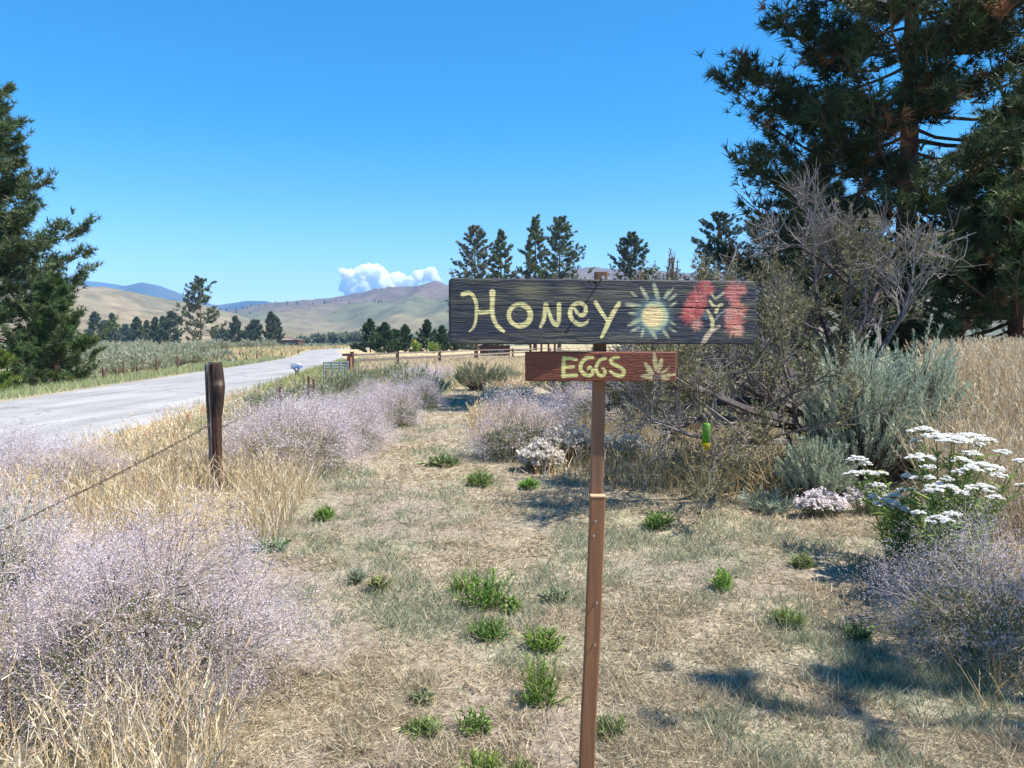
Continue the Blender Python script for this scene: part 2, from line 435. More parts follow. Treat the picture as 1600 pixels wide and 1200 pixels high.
def col_far(e, n1, n2, x, y, z):
    return mix(np.broadcast_to(A_((.028, .052, .055)), e.shape + (3,)), A_((.09, .10, .08)), sstep(.5, .7, n1) * .6)
hill('hill', 'low tan grassy hill behind the pines beyond the road', [(-1500, 410), (-700, 425), (-200, 436), (0, 440), (60, 443), (130, 448), (200, 458), (260, 470), (330, 481), (380, 497), (430, 505), (480, 513), (520, 530)], 650, 1500, 2200, col_tan, 60, 101)
HB = hill('hill', 'long green and mauve ridge dotted with pines', [(240, 520), (300, 500), (340, 490), (380, 484), (430, 478), (480, 474), (530, 468), (580, 460), (640, 456), (700, 445), (760, 438), (830, 431), (900, 429), (1000, 433), (1060, 437), (1130, 440), (1300, 445), (1700, 436), (2600, 430), (3600, 440)], 900, 2700, 3600, col_mid, 150, 202, 330, 90)
hill('hill', 'dark blue forested mountain beyond the tan hill', [(-1200, 470), (-300, 455), (60, 452), (150, 453), (195, 449), (225, 442), (250, 446), (290, 461), (340, 477), (390, 470), (415, 470), (440, 475), (480, 482), (560, 495), (700, 500)], 3200, 4800, 5600, col_far, 90, 303, 240, 50)
hill('hill', 'faint farthest blue mountain on the skyline', [(-1200, 440), (-300, 432), (60, 434), (130, 438), (170, 443), (215, 450), (300, 478), (420, 478), (470, 473), (500, 472), (530, 478), (620, 490), (760, 500)], 5400, 6600, 7200, col_far, 90, 404, 200, 40)

# ------------------------------------------------------------------ plants: pines
def needles(acc, pos, axis, nn, nl, nw, cols, spread=(18, 75), back=.35):
    n = len(pos); P = np.repeat(pos, nn, 0); Ax = np.repeat(norm(axis), nn, 0)
    ang = np.radians(R.uniform(spread[0], spread[1], n * nn))
    d = Ax * np.cos(ang)[:, None] + perp(Ax) * np.sin(ang)[:, None]
    L = nl * R.uniform(.7, 1.15, n * nn)
    base = P - Ax * (R.uniform(0, back, n * nn) * nl)[:, None]
    c = np.repeat(cols, nn, 0) * R.uniform(.7, 1.3, (n * nn, 1))
    add_blades(acc, base, d, L, nw, c)

def pine(name, label, loc, H, prof, seed, cb=.1, nprim=80, nsec=9, ntw=4, nn=30, nl=.17, nw=.009, tr=.25, green=(.045, .075, .022), brown=.0, lean=(0, 0), gap=.0, dead=0, group=None, jit=.35, droop=(-.12, .5), sides=10, cat='pine tree'):
    """prof(t) gives the crown's radius at height fraction t; parts: trunk, branches, crown"""
    rng = np.random.default_rng(seed)
    root = empty(name, loc, label, cat, group)
    tk, br, cr = Acc(), Acc(), Acc()
    zs = np.linspace(-.15, H, 16)
    f = np.clip(zs / H, 0, 1)
    tx = lean[0] * f ** 1.5 + (fbm(f * 4, f * 0 + seed, seed, 3) - .5) * .02 * H * f
    ty = lean[1] * f ** 1.5 + (fbm(f * 4, f * 0 + seed + 9, seed, 3) - .5) * .02 * H * f
    rad = tr * (1 - f) ** .85 + .015 + tr * .35 * np.exp(-np.clip(zs, 0, 9) / .35)
    barkc = A_((.15, .075, .045)) * rng.uniform(.8, 1.2, (16, 1))
    tube(tk, np.stack([tx, ty, zs], -1), rad, sides, barkc)
    tp, ta, tc_ = [], [], []
    ga = rng.uniform(0, 6.28)
    for i in range(nprim):
        t = cb + (1 - cb) * min(.995, ((i + rng.uniform(-.4, .4)) / nprim) ** .92 if i > 0 else 0)
        if rng.random() < gap: continue
        z0 = t * H; az = ga + i * 2.39996 + rng.normal(0, .5)
        L = max(prof(t), .02 * H) * (1 + rng.uniform(-jit, jit * .8))
        u = A_((math.cos(az), math.sin(az), 0))
        el = droop[0] + (droop[1] - droop[0]) * t + rng.normal(0, .1)
        cv = rng.uniform(.05, .28) * (1 - .3 * t)
        s = np.linspace(0, 1, 7)
        sag = el * s - .22 * (1 - t) * np.sin(s * math.pi) + cv * s * s
        wig = np.cumsum(rng.normal(0, .03, (7, 3)), 0) * L
        base = A_((np.interp(z0, zs, tx), np.interp(z0, zs, ty), z0))
        pts = base + u * (L * s)[:, None] + A_((0, 0, 1)) * (L * sag)[:, None] + wig * s[:, None]
        r0 = max(.012 * L + .008, .3 * tr * (1 - t) * L / (prof(t) + .01) * .5)
        tube(br, pts, np.linspace(r0, .006 + .12 * r0, 7), 4, A_((.11, .075, .05)) * rng.uniform(.7, 1.2))
        isdead = i < dead
        ns = max(3, int(nsec * (.5 + .5 * L / max(prof(t), .1))))
        ss = np.concatenate([rng.uniform(.28, .98, ns), [1.0]])
        for kx, s1 in enumerate(ss):
            p0 = A_([np.interp(s1, s, pts[:, a]) for a in range(3)])
            tan = norm(A_([np.interp(min(1, s1 + .1), s, pts[:, a]) - np.interp(max(0, s1 - .1), s, pts[:, a]) for a in range(3)]))
            side = norm(np.cross(tan, A_((0, 0, 1)))) * (1 if kx % 2 else -1)
            if kx == len(ss) - 1: d2 = tan; l2 = L * .12
            else:
                d2 = norm(tan * rng.uniform(.5, 1) + side * rng.uniform(.4, 1.1) + A_((0, 0, rng.uniform(-.25, .5)))); l2 = L * rng.uniform(.16, .36) * (1.15 - .6 * s1)
            p1 = p0 + d2 * l2 + A_((0, 0, .12 * l2))
            segs(br, p0[None], p1[None], .2 * r0 + .004, .004, A_((.12, .09, .06)) * rng.uniform(.7, 1.3))
            if isdead: continue
            nt = ntw if kx < len(ss) - 1 else 2
            fr = np.concatenate([rng.uniform(.25, 1, nt - 1), [1.02]])
            pp = p0 + (p1 - p0) * fr[:, None] + rng.normal(0, .10 * l2 + .02, (nt, 3))
            dd = norm(d2 + rng.normal(0, .38, (nt, 3)) + A_((0, 0, .35)))
            q0 = p0 + (p1 - p0) * (fr * .8)[:, None]; add_blades(br, q0, pp - q0, np.linalg.norm(pp - q0, axis=1), .01, np.broadcast_to(A_((.14, .1, .07)), pp.shape))
            g = A_(green) * rng.uniform(.65, 1.4) * A_((rng.uniform(.85, 1.2), 1, rng.uniform(.85, 1.15)))
            if rng.random() < brown: g = A_((.26, .13, .06)) * rng.uniform(.7, 1.3)
            tp.append(pp); ta.append(dd); tc_.append(np.broadcast_to(g, (nt, 3)))
    tp, ta, tc_ = np.concatenate(tp), np.concatenate(ta), np.concatenate(tc_)
    needles(cr, tp, ta, nn, nl, nw, tc_)
    tk.build('trunk', M['bark'], root, True); br.build('branches', M['bark'], root); cr.build('crown', M['needle'], root)
    return root
def interp_prof(pts):
    p = np.array(pts, float); return lambda t: float(np.interp(t, p[:, 0], p[:, 1]))

# tall dark pine to the right with its bare lower limbs
pine('pine_tree', 'tall dark pine with thick red brown trunk behind the big grey bush', (gx(1410, 17), 17, .3), 15.5,
     interp_prof([(0, 2.2), (.15, 3.0), (.33, 3.5), (.5, 3.2), (.62, 2.9), (.8, 2.0), (1, .3)]), 11, cb=.13, nprim=170, nsec=22, ntw=8, nn=10, nl=.25, nw=.030, droop=(-.2, .34), tr=.25, brown=.04, gap=.03, jit=.30, green=(.042, .068, .028))
pine('pine_tree', 'bushy low pine whose green boughs hang over the tall dry grass', (gx(1585, 15), 15, .5), 5.4,
     interp_prof([(0, 2.0), (.2, 2.7), (.45, 2.3), (.75, 1.3), (1, .2)]), 12, cb=.04, nprim=100, nsec=13, ntw=6, nn=12, nl=.22, nw=.026, tr=.16, brown=.05, gap=.03, green=(.07, .11, .042))
pine('pine_tree', 'small dark pine in the shade between the sign and the tall trunk', (gx(1270, 25), 25, 0), 7.4,
     interp_prof([(0, 2.5), (.3, 2.4), (.6, 1.6), (1, .2)]), 13, cb=.06, nprim=90, nsec=11, ntw=5, nn=12, nl=.24, nw=.024, tr=.14, green=(.03, .05, .022))
# the pine out of frame to the right that throws its shade on the yard
pine('pine_tree', 'pine right of the yard that shades its corner', (5.32, 2.42, .2), 5.9,
     interp_prof([(0, 1.0), (.2, 1.7), (.45, 1.6), (.7, 1.1), (1, .2)]), 14, cb=.2, gap=.76, nprim=64, nsec=6, ntw=4, nn=14, nl=.18, nw=.02, tr=.12)
# across the road, left
pine('pine_tree', 'tall green pine beyond the road reaching far above the others', gpos(-38, 35), 14.3,
     interp_prof([(0, 3.4), (.2, 4.1), (.38, 4.1), (.5, 3.1), (.7, 2.3), (.88, 1.5), (1, .4)]), 15, cb=.06, nprim=150, nsec=18, ntw=6, nn=9, nl=.36, nw=.055, tr=.3, gap=.03, jit=.32, green=(.085, .12, .05))
pine('pine_tree', 'dense bushy young pine on a short bare trunk at the roadside fence', gpos(88, 31), 4.6,
     interp_prof([(0, 1.25), (.15, 1.45), (.35, 1.4), (.6, 1.0), (.85, .5), (1, .1)]), 16, cb=.13, nprim=100, nsec=9, ntw=5, nn=14, nl=.2, nw=.026, tr=.1, green=(.075, .12, .04))
pine('pine_tree', 'small bright green pine beside the road', gpos(-18, 27), 1.95,
     interp_prof([(0, .8), (.3, .9), (.6, .65), (1, .1)]), 17, cb=.05, nprim=50, nsec=8, ntw=4, nn=14, nl=.16, nw=.022, tr=.06, green=(.12, .18, .035))

def far_pine(px, d, top, hw, label, seed, green=(.055, .085, .04), cb=.1, gap=.04, shape='cone', group=None, dense=1.0, nprim=58):
    y = d; x = gx(px, y); z0 = float(gh(x, y))
    H = at(px, top, y)[2] - z0; r = hw / FPX * d * 1.12
    pr = {'cone': [(0, .85), (.12, 1), (.3, .92), (.55, .66), (.8, .36), (1, .05)], 'full': [(0, .7), (.2, 1), (.45, 1), (.65, .8), (.85, .5), (1, .1)], 'open': [(0, .7), (.15, 1.0), (.35, .98), (.5, .8), (.7, .75), (.85, .45), (1, .1)]}[shape]
    pxm = d / FPX * 1.5625                                      # metres to a pixel of the picture
    nl = max(.2, 2.4 * pxm)
    return pine('pine_tree', label, (x, y, z0), H, interp_prof([(a, b * r) for a, b in pr]), seed, cb=cb, nprim=nprim, nsec=8, ntw=4, nn=int(5 * dense), nl=nl, nw=nl * .36, tr=.012 * H + .04, green=green, gap=gap, group=group, sides=6, jit=.42, droop=(-.05, .55))
G_L = 'pines standing in the sagebrush across the road'
lab_l = 'mid sized pine in the row of pines across the sagebrush'
for k, (px, d, top, hw, sh) in enumerate([(150, 330, 489, 13, 'cone'), (166, 360, 503, 10, 'full'), (177, 330, 491, 12, 'cone'), (197, 430, 509, 9, 'full'), (215, 300, 497, 13, 'cone'), (231, 310, 502, 9, 'cone'), (244, 290, 497, 10, 'cone'), (256, 295, 496, 10, 'cone'), (268, 280, 488, 14, 'full'), (346, 420, 518, 12, 'full'), (369, 300, 495, 12, 'cone'), (388, 430, 521, 13, 'full'), (400, 300, 502, 11, 'full'), (424, 270, 489, 9, 'open'), (433, 275, 497, 8, 'open')]):
    far_pine(px, d, top, hw, lab_l, 500 + k, shape=sh, group=G_L, green=(.085, .115, .06))
far_pine(315, 190, 436, 29, 'tallest open crowned pine in the sagebrush with its bare trunk foot showing', 560, shape='open', cb=.1, gap=.08, nprim=66, dense=1.2, green=(.09, .115, .055))
G_C = 'young pines beside the rail fence'
for k, (px, d, top, hw, sh) in enumerate([(579, 125, 500, 16, 'cone'), (601, 121, 506, 17, 'cone'), (617, 128, 517, 10, 'full'), (633, 130, 509, 12, 'cone'), (667, 125, 501, 15, 'cone'), (691, 120, 510, 10, 'cone'), (708, 126, 512, 10, 'cone')]):
    far_pine(px, d, top, hw, 'young pine in the dark clump beyond the rail fence', 600 + k, shape=sh, group=G_C, green=(.05, .09, .035), dense=1.2)
for k, (px, d, top, hw, sh, lab, gr) in enumerate([
        (742, 170, 355, 30, 'full', 'thin grey green pine, one end of the four behind the Honey board', (.16, .18, .11)),
        (783, 165, 361, 33, 'cone', 'cone shaped pine second of the four above the word Honey', (.135, .17, .07)),
        (836, 160, 341, 33, 'cone', 'pine with a pointed top third of the four above the word Honey', (.125, .16, .065)),
        (874, 162, 341, 34, 'full', 'broad full pine beside the post top above the word Honey', (.115, .15, .065)),
        (985, 150, 366, 34, 'full', 'dark pine above the painted sun on the board', (.06, .085, .04)),
        (1120, 110, 334, 42, 'full', 'dark pine above the painted red flowers', (.05, .075, .038)),
        (1190, 80, 338, 46, 'full', 'dark pine merging with the tall pine beside the grey bush', (.03, .05, .028))]):
    far_pine(px, d, top, hw, lab, 640 + k, shape=sh, green=gr, nprim=120, dense=1.9, gap=.02, cb=.14)

# ------------------------------------------------------------------ broadleaf trees and shrubs seen far off
def leafy(name, label, loc, H, r, seed, green, nst=14, nleaf=700, up=.5, leaf=.3, cat='shrub', group=None, bark=(.16, .13, .1)):
    rng = np.random.default_rng(seed)
    root = empty(name, loc, label, cat, group)
    st, lf = Acc(), Acc()
    pos = []
    for i in range(nst):
        az = rng.uniform(0, 6.28); rr_ = r * math.sqrt(rng.random()) * .95
        tip = A_((math.cos(az) * rr_, math.sin(az) * rr_, H * rng.uniform(.65, 1.0) * (1 - .35 * (rr_ / r) ** 2)))
        b = A_((math.cos(az) * r * .08, math.sin(az) * r * .08, -.05))
        s = np.linspace(0, 1, 5)[:, None]
        pts = b * (1 - s) + tip * s + A_((math.cos(az), math.sin(az), 0)) * (np.sin(s * math.pi) * r * (.5 - up) * .5) + rng.normal(0, .02 * H, (5, 3)) * s
        tube(st, pts, np.linspace(.02 * H, .004 * H, 5), 4, A_(bark) * rng.uniform(.7, 1.2))
        m = nleaf // nst
        u = rng.uniform(.22, 1.05, m)
        pos.append(A_([np.interp(u, s[:, 0], pts[:, a]) for a in range(3)]).T + rng.normal(0, r * .11, (m, 3)))
    pos = np.concatenate(pos); pos[:, 2] = np.maximum(pos[:, 2], .03 * H)
    n = len(pos)
    d = norm(rng.normal(0, 1, (n, 3)) + A_((0, 0, 1.4 * up)))
    c = A_(green) * rng.uniform(.6, 1.45, (n, 1))
    add_blades(lf, pos, d, leaf * rng.uniform(.6, 1.2, n), leaf * .45, c)
    st.build('stem', M['twig'], root); lf.build('foliage', M['leaf'], root)
    return root
leafy('broom_tree', 'narrow brownish tree with upswept branches between two dark pines', gpos(1048, 120), at(0, 374, 120)[2], 1.35, 31, (.17, .13, .07), 22, 1500, .95, .4, 'tree')
leafy('brown_tree', 'rusty brown young tree in front of a dark pine', gpos(996, 140), at(0, 392, 140)[2], 1.7, 32, (.18, .14, .06), 16, 1500, .7, .45, 'tree')
leafy('bright_shrub', 'yellow green shrub tucked between the young pines', gpos(650, 108), 2.0, .9, 33, (.20, .27, .05), 12, 700, .4, .28, group='yellow green shrubs by the young pines')
leafy('bright_shrub', 'yellow green shrub tucked between the young pines', gpos(678, 112), 1.9, 1.0, 34, (.18, .25, .05), 12, 700, .4, .28, group='yellow green shrubs by the young pines')
for k, (px, y, top, hw) in enumerate([(470, 420, 530, 16), (497, 430, 524, 13), (517, 440, 521, 14), (541, 450, 520, 15), (559, 440, 519, 12), (735, 150, 536, 22), (765, 150, 534, 20), (560, 170, 538, 14)]):
    p = gpos(px, y); leafy('cottonwood', 'grey green leafy tree in the far row where the road bends' if k < 5 else 'dark green low tree behind the rail fence', p, at(0, top, y)[2] - p[2], hw / FPX * y, 700 + k, (.12, .14, .09), 14, 700, .4, .012 * y * .55, 'tree', 'far leafy trees at the bend' if k < 5 else 'low trees behind the fence')
# pines dotted along the far ridge, too small to part
def ridge_trees():
    a = Acc(); xx, yy, zz = HB
    n = 2600; ii = R.integers(40, 90, n); jj = R.integers(0, xx.shape[1], n)
    w = fbm(jj / 14, ii / 9, 77, 3); keep = (w > .52) | (ii > 84); ii, jj = ii[keep], jj[keep]
    p = np.stack([xx[ii, jj], yy[ii, jj], zz[ii, jj] - 1], -1) + R.normal(0, 6, (len(ii), 3)) * A_((1, 1, 0))
    h = R.uniform(4.5, 9, len(p))
    for k in range(3):
        wd = A_((math.cos(k * 1.05), math.sin(k * 1.05), 0))
        add_blades(a, p, np.broadcast_to(A_((0, 0, 1.)), p.shape) + R.normal(0, .03, p.shape), h, h * .5, np.broadcast_to(A_((.03, .045, .03)), p.shape), wdir=np.broadcast_to(wd, p.shape))
    tag(a.build('ridge_forest', M['leaf']), 'scattered dark pines along the far mauve ridge', 'forest', kind='stuff')
ridge_trees()

# ------------------------------------------------------------------ shrubs
def cloud_shrub(name, label, loc, r, h, seed, nspray=420, per=60, bl=.0058, group=None, rz=0, pale=(.85, .745, .81), leafn=1600, spray_r=.075, ground_skirt=.0, link_root=True):
    """an airy dome of tiny lilac blossoms on wiry stems; parts: stem, blossoms, foliage"""
    rng = np.random.default_rng(seed)
    root = empty(name, loc, label, 'shrub', group, rz)
    st, bm_, lf = Acc(), Acc(), Acc()
    # spray centres through the dome's outer shell, lumpy
    az = rng.uniform(0, 2 * math.pi, nspray); cz = rng.uniform(-.05, 1, nspray)
    lump = .55 + .9 * fbm(az * 2.2, cz * 5, seed, 3)
    rad = lump * rng.uniform(.55, 1.0, nspray) ** .6
    hor = np.sqrt(np.clip(1 - np.clip(cz, 0, 1) ** 2, 0.02, 1))
    ctr = np.stack([np.cos(az) * hor * rad * r, np.sin(az) * hor * rad * r, np.maximum(.14 + .86 * cz * rad, .1) * h], -1)
    # stems: main forks then fine ones
    nm = 26
    maz = rng.uniform(0, 6.28, nm); mz = rng.uniform(.35, 1, nm)
    mh = np.sqrt(1 - mz ** 2 * .9)
    forks = np.stack([np.cos(maz) * mh * r * .55, np.sin(maz) * mh * r * .55, mz * h * .55 + .03], -1)
    base = rng.normal(0, .03, (nm, 3)) * A_((1, 1, 0)) - A_((0, 0, .03))
    stemc = A_((.33, .28, .21))
    segs(st, base, forks, .0045, .003, stemc * rng.uniform(.6, 1.3, (nm, 1)), 4)
    near = np.argmin(((ctr[:, None] - forks[None]) ** 2).sum(-1) + rng.uniform(0, .05 * r * r, (nspray, nm)), 1)
    mid = forks[near] * .45 + ctr * .55 + rng.normal(0, .03, (nspray, 3))
    segs(st, forks[near], mid, .0022, .0018, stemc * rng.uniform(.6, 1.4, (nspray, 1)))
    segs(st, mid, ctr, .0018, .0014, stemc * rng.uniform(.6, 1.4, (nspray, 1)))
    # twigs inside a spray and their blossoms
    nt = 9
    up = norm(ctr - A_((0, 0, .1 * h)))
    tips = np.repeat(ctr, nt, 0) + (rng.normal(0, 1, (nspray * nt, 3)) * .75 + np.repeat(up, nt, 0) * .6) * spray_r
    q0 = np.repeat(ctr, nt, 0); add_blades(st, q0, tips - q0, np.linalg.norm(tips - q0, axis=1), .0024, A_((.38, .31, .30)) * rng.uniform(.7, 1.3, (nspray * nt, 1)))
    n = nspray * per
    own = np.repeat(np.arange(nspray), per)
    pos = tips[own * nt + rng.integers(0, nt, n)] + rng.normal(0, spray_r * .33, (n, 3))
    pos[:, 2] = np.maximum(pos[:, 2], .01)
    d = norm(rng.normal(0, 1, (n, 3)) + A_((0, 0, .5)))
    tone = rng.random(n)
    c = np.where(tone[:, None] < .16, A_((.50, .38, .42)), A_(pale)) * rng.uniform(.75, 1.2, (n, 1)) * np.repeat(rng.uniform(.85, 1.12, (nspray, 1)), per, 0)
    s = bl * rng.uniform(.6, 1.35, n)
    a = perp(d, rng); b = np.cross(d, a)
    v = np.stack([pos - a * s[:, None] * .5, pos + b * s[:, None] * .5, pos + a * s[:, None] * .5, pos - b * s[:, None] * .5], 1).reshape(-1, 3)
    t = (np.arange(n)[:, None, None] * 4 + A_([(0, 1, 2), (0, 2, 3)])[None]).reshape(-1, 3)
    bm_.add(v, t, np.repeat(np.clip(c, 0, .9), 4, 0))
    # narrow leaves low in the dome
    m = leafn
    q = rng.uniform(0, 1, m) ** .5; laz = rng.uniform(0, 6.28, m)
    lp = np.stack([np.cos(laz) * q * r * .72, np.sin(laz) * q * r * .72, rng.uniform(.03, .55, m) * h * (1.1 - .5 * q)], -1)
    add_blades(lf, lp, norm(lp * A_((.8, .8, .3)) / r + rng.normal(0, .5, (m, 3)) + A_((0, 0, .6))), rng.uniform(.03, .085, m), .007, A_((.16, .19, .08)) * rng.uniform(.5, 1.4, (m, 1)), seg=2, bend=rng.normal(0, .012, (m, 3)))
    st.build('stem', M['twig'], root); tag(bm_.build('blossoms', M['blossom'], root), kind='stuff'); lf.build('foliage', M['leaf'], root)
    return root

lilA = cloud_shrub('blossom_shrub', 'big airy lilac blossomed shrub with dry grass growing through its foot', (-1.56, 3.2, float(gh(-1.56, 3.2))), 0.66, .76, 51, 760, 96, .0050, leafn=1500)
cloud_shrub('blossom_shrub', 'airy lilac shrub leaning over the barbed wire', (-2.72, 3.9, float(gh(-2.72, 3.9))), .66, .70, 52, 520, 70, .0060, leafn=2000)
cloud_shrub('blossom_shrub', 'dusky grey lilac shrub below the white yarrow', (2.42, 3.72, float(gh(2.42, 3.72))), .56, .60, 53, 380, 50, .0058, leafn=1800, pale=(.84, .73, .79))
lilB = cloud_shrub('blossom_shrub', 'broad pale lilac shrub right behind the old fence post', gpos(455, 9.0), .86, .86, 54, 520, 40, .011, leafn=2600, spray_r=.09)
lilC = cloud_shrub('blossom_shrub', 'lilac shrub with green base beside the white flowers, left of the sign stake', gpos(815, 10.0), .70, .86, 55, 420, 26, .012, leafn=6500, spray_r=.09)
G_S = 'lilac shrubs along the path'
lab_s = 'pale lilac blossomed shrub among those edging the path to the gate'
LIL = {540: 'lilac shrub leaning against the broad one behind the old post', 905: 'lilac shrub straight behind the sign stake', 960: 'pale lilac shrub under the dead limb ends, beyond the stake', 692: 'small lilac shrub facing the path from beside the dark tipped sagebrush', 425: 'lilac shrub in front of the shortest rusty steel post'}
for px, y, s, rz in [(540, 10.6, .78, 1.1), (612, 13.8, .85, 2.3), (655, 17.5, .8, 3.1), (585, 16.5, .8, .4), (640, 21.0, .9, 1.9), (664, 23.5, .9, 5.0), (560, 13.2, .75, 4.0), (488, 13.0, .7, 2.0), (425, 11.0, .72, 1.4), (692, 27.0, .8, 2.8), (905, 13.5, .9, .8), (960, 18.0, .9, 2.0)]:
    copy_thing(lilC if (px % 2 or px > 600) else lilB, gpos(px, y), rz, s, LIL.get(px, lab_s), G_S)
copy_thing(lilB, gpos(95, 7.3), 2.2, .68, 'lilac shrub between the wire and the road edge')
copy_thing(lilB, gpos(5, 8.0), 4.2, .72, 'lilac shrub hanging over the asphalt edge')

def sage(name, label, loc, r, h, seed, nsp=160, per=46, leaf=.034, lw=.006, tone=(.30, .36, .27), group=None, sp_len=.3):
    """silvery sagebrush: upright feathery spires; parts: stem, foliage"""
    rng = np.random.default_rng(seed)
    root = empty(name, loc, label, 'sagebrush', group)
    st, lf = Acc(), Acc()
    az = rng.uniform(0, 6.28, nsp); q = np.sqrt(rng.random(nsp))
    lump = .62 + .72 * fbm(az * 1.3, q * 3, seed, 3)
    b = np.stack([np.cos(az) * q * r * .8 * lump, np.sin(az) * q * r * .8 * lump, h * (.12 + .62 * np.sqrt(np.clip(1 - q ** 2 * .85, 0, 1)) * lump ** 1.6 * rng.uniform(.12, 1.08, nsp) ** .8)], -1)
    out = norm(np.stack([np.cos(az) * q * .75, np.sin(az) * q * .75, np.ones(nsp)], -1) + rng.normal(0, .13, (nsp, 3)))
    L = h * sp_len * rng.uniform(.7, 1.25, nsp)
    tip = b + out * L[:, None]
    root0 = rng.normal(0, .06 * r, (nsp, 3)) * A_((1, 1, 0)) - A_((0, 0, .03))
    mid = root0 * .45 + b * .55 + rng.normal(0, .05 * r, (nsp, 3))
    bc = A_((.17, .14, .12))
    segs(st, root0, mid, .012 * h, .008 * h, bc * rng.uniform(.6, 1.3, (nsp, 1)), 4)
    segs(st, mid, b, .008 * h, .005 * h, bc * rng.uniform(.6, 1.3, (nsp, 1)), 4)
    segs(st, b, tip, .005 * h, .002, A_(tone) * .8)
    n = nsp * per; own = np.repeat(np.arange(nsp), per)
    u = rng.random(n)
    pos = b[own] + out[own] * (L[own] * u)[:, None] + rng.normal(0, .01 * h, (n, 3)) * (1.2 - u)[:, None]
    d = norm(out[own] * 1.0 + rng.normal(0, .36, (n, 3)))
    c = A_(tone) * np.repeat(rng.uniform(.75, 1.2, (nsp, 1)), per, 0) * rng.uniform(.75, 1.25, (n, 1))
    add_blades(lf, pos, d, leaf * rng.uniform(.6, 1.3, n), lw, c)
    st.build('stem', M['twig'], root); lf.build('foliage', M['leaf'], root)
    return root
sage('sagebrush', 'large silvery green sagebrush in front of the grey branched bush', gpos(1352, 7.75), .56, 1.56, 61, 560, 60, .042, .009, (.46, .51, .39), sp_len=.20)
sage('sagebrush', 'rounded silvery sagebrush beside the tall bank grass', gpos(1432, 7.95), .50, 1.28, 67, 400, 56, .042, .009, (.45, .50, .38), sp_len=.22)
sage('sagebrush', 'low silvery sagebrush lobe above the pink white flowers', gpos(1278, 7.2), .34, .60, 62, 260, 60, .038, .008, (.47, .52, .39), sp_len=.30)
sage('sagebrush', 'small silvery sagebrush by the wire at the yard edge', (-3.05, 4.55, 0), .25, .62, 63, 60, 46, .04, .007, (.44, .5, .38), sp_len=.4)
sA = sage('sagebrush', 'dark tipped round sagebrush below the rail fence', gpos(748, 24), .92, .92, 64, 200, 40, .085, .017, (.28, .30, .19), sp_len=.26)
sB = sage('sagebrush', 'sagebrush', gpos(655, 20.5), .8, .8, 65, 150, 30, .095, .02, (.34, .36, .23), sp_len=.3)
sB['label'] = 'round green sagebrush between lilac shrubs near the gate'
G_G = 'sagebrush near the path'
for px, y, s, rz in [(1060, 13, 1.1, .5), (1130, 14, 1.3, 2.5), (1200, 13.5, 1.2, 4.5), (1260, 15, 1.3, 1.5), (1090, 17, 1.4, 3.5), (1170, 19, 1.5, .2), (600, 25, 1, 1), (545, 22, .9, 2), (562, 26, .9, 4), (630, 27, 1, .3), (412, 15.5, .75, 1.2), (436, 17, .7, 2.4), (520, 19.5, .9, 3), (885, 22, 1.2, 4.4), (930, 25, 1.2, 2), (790, 29, .8, 5), (505, 17.5, .7, .9), (980, 22, 1.3, 1), (1015, 17, 1.0, 3), (470, 19, .7, 2.9)]:
    copy_thing(sB, gpos(px, y), rz, (s * 1.0, s * 1.0, s * random.uniform(.85, 1.1)), 'grey green sagebrush among those lining the path and the gate', G_G)
# sagebrush flat across the road
sF = sage('sagebrush', 'grey green sagebrush in the flat across the road', gpos(120, 37), .9, .85, 66, 70, 22, .17, .045, (.37, .38, .26), sp_len=.36, group='sagebrush across the road')
cnt = 0
rs = np.random.default_rng(99)
while cnt < 230:
    y = 27 + 150 * rs.random() ** 1.7; px = rs.uniform(60, 500)
    x = gx(px, y)
    if x > road_x(y) - ROAD_HW - 5.0 - .03 * y: continue
    if y > 80 and rs.random() < .35: continue
    s = rs.uniform(.7, 1.35) * (1.0 + max(0, y - 40) / 160)
    copy_thing(sF, (x, y, float(gh(x, y))), rs.uniform(0, 6.28), (s, s, s * rs.uniform(.75, 1.1))); cnt += 1
def sage_flat():
    a = Acc(); n = 26000
    y = 70 + 480 * R.random(n) ** 1.3; x = R.uniform(-.95, .05, n) * y
    keep = (x < road_x(np.minimum(y, 380)) - ROAD_HW - 4) & (fbm(x / 7, y / 12, 88, 3) > .45)
    x, y = x[keep], y[keep]; n = len(x)
    p = np.stack([x, y, gh(x, y)], -1)
    g = fbm(x / 25, y / 25, 89, 3)
    c = mix(np.broadcast_to(A_((.26, .30, .21)), (n, 3)), A_((.15, .17, .10)), sstep(.45, .6, g)) * R.uniform(.6, 1.35, (n, 1))
    add_blades(a, p, R.normal(0, .55, (n, 3)) * A_((1, 1, 0)) + A_((0, 0, 1)), R.uniform(.5, 1.2, n) * (.7 + y / 500), .003 * y + .1, c)
    tag(a.build('sagebrush_flat', M['leaf']), 'continuous grey sagebrush covering the far flat', 'sagebrush', kind='stuff')
sage_flat()

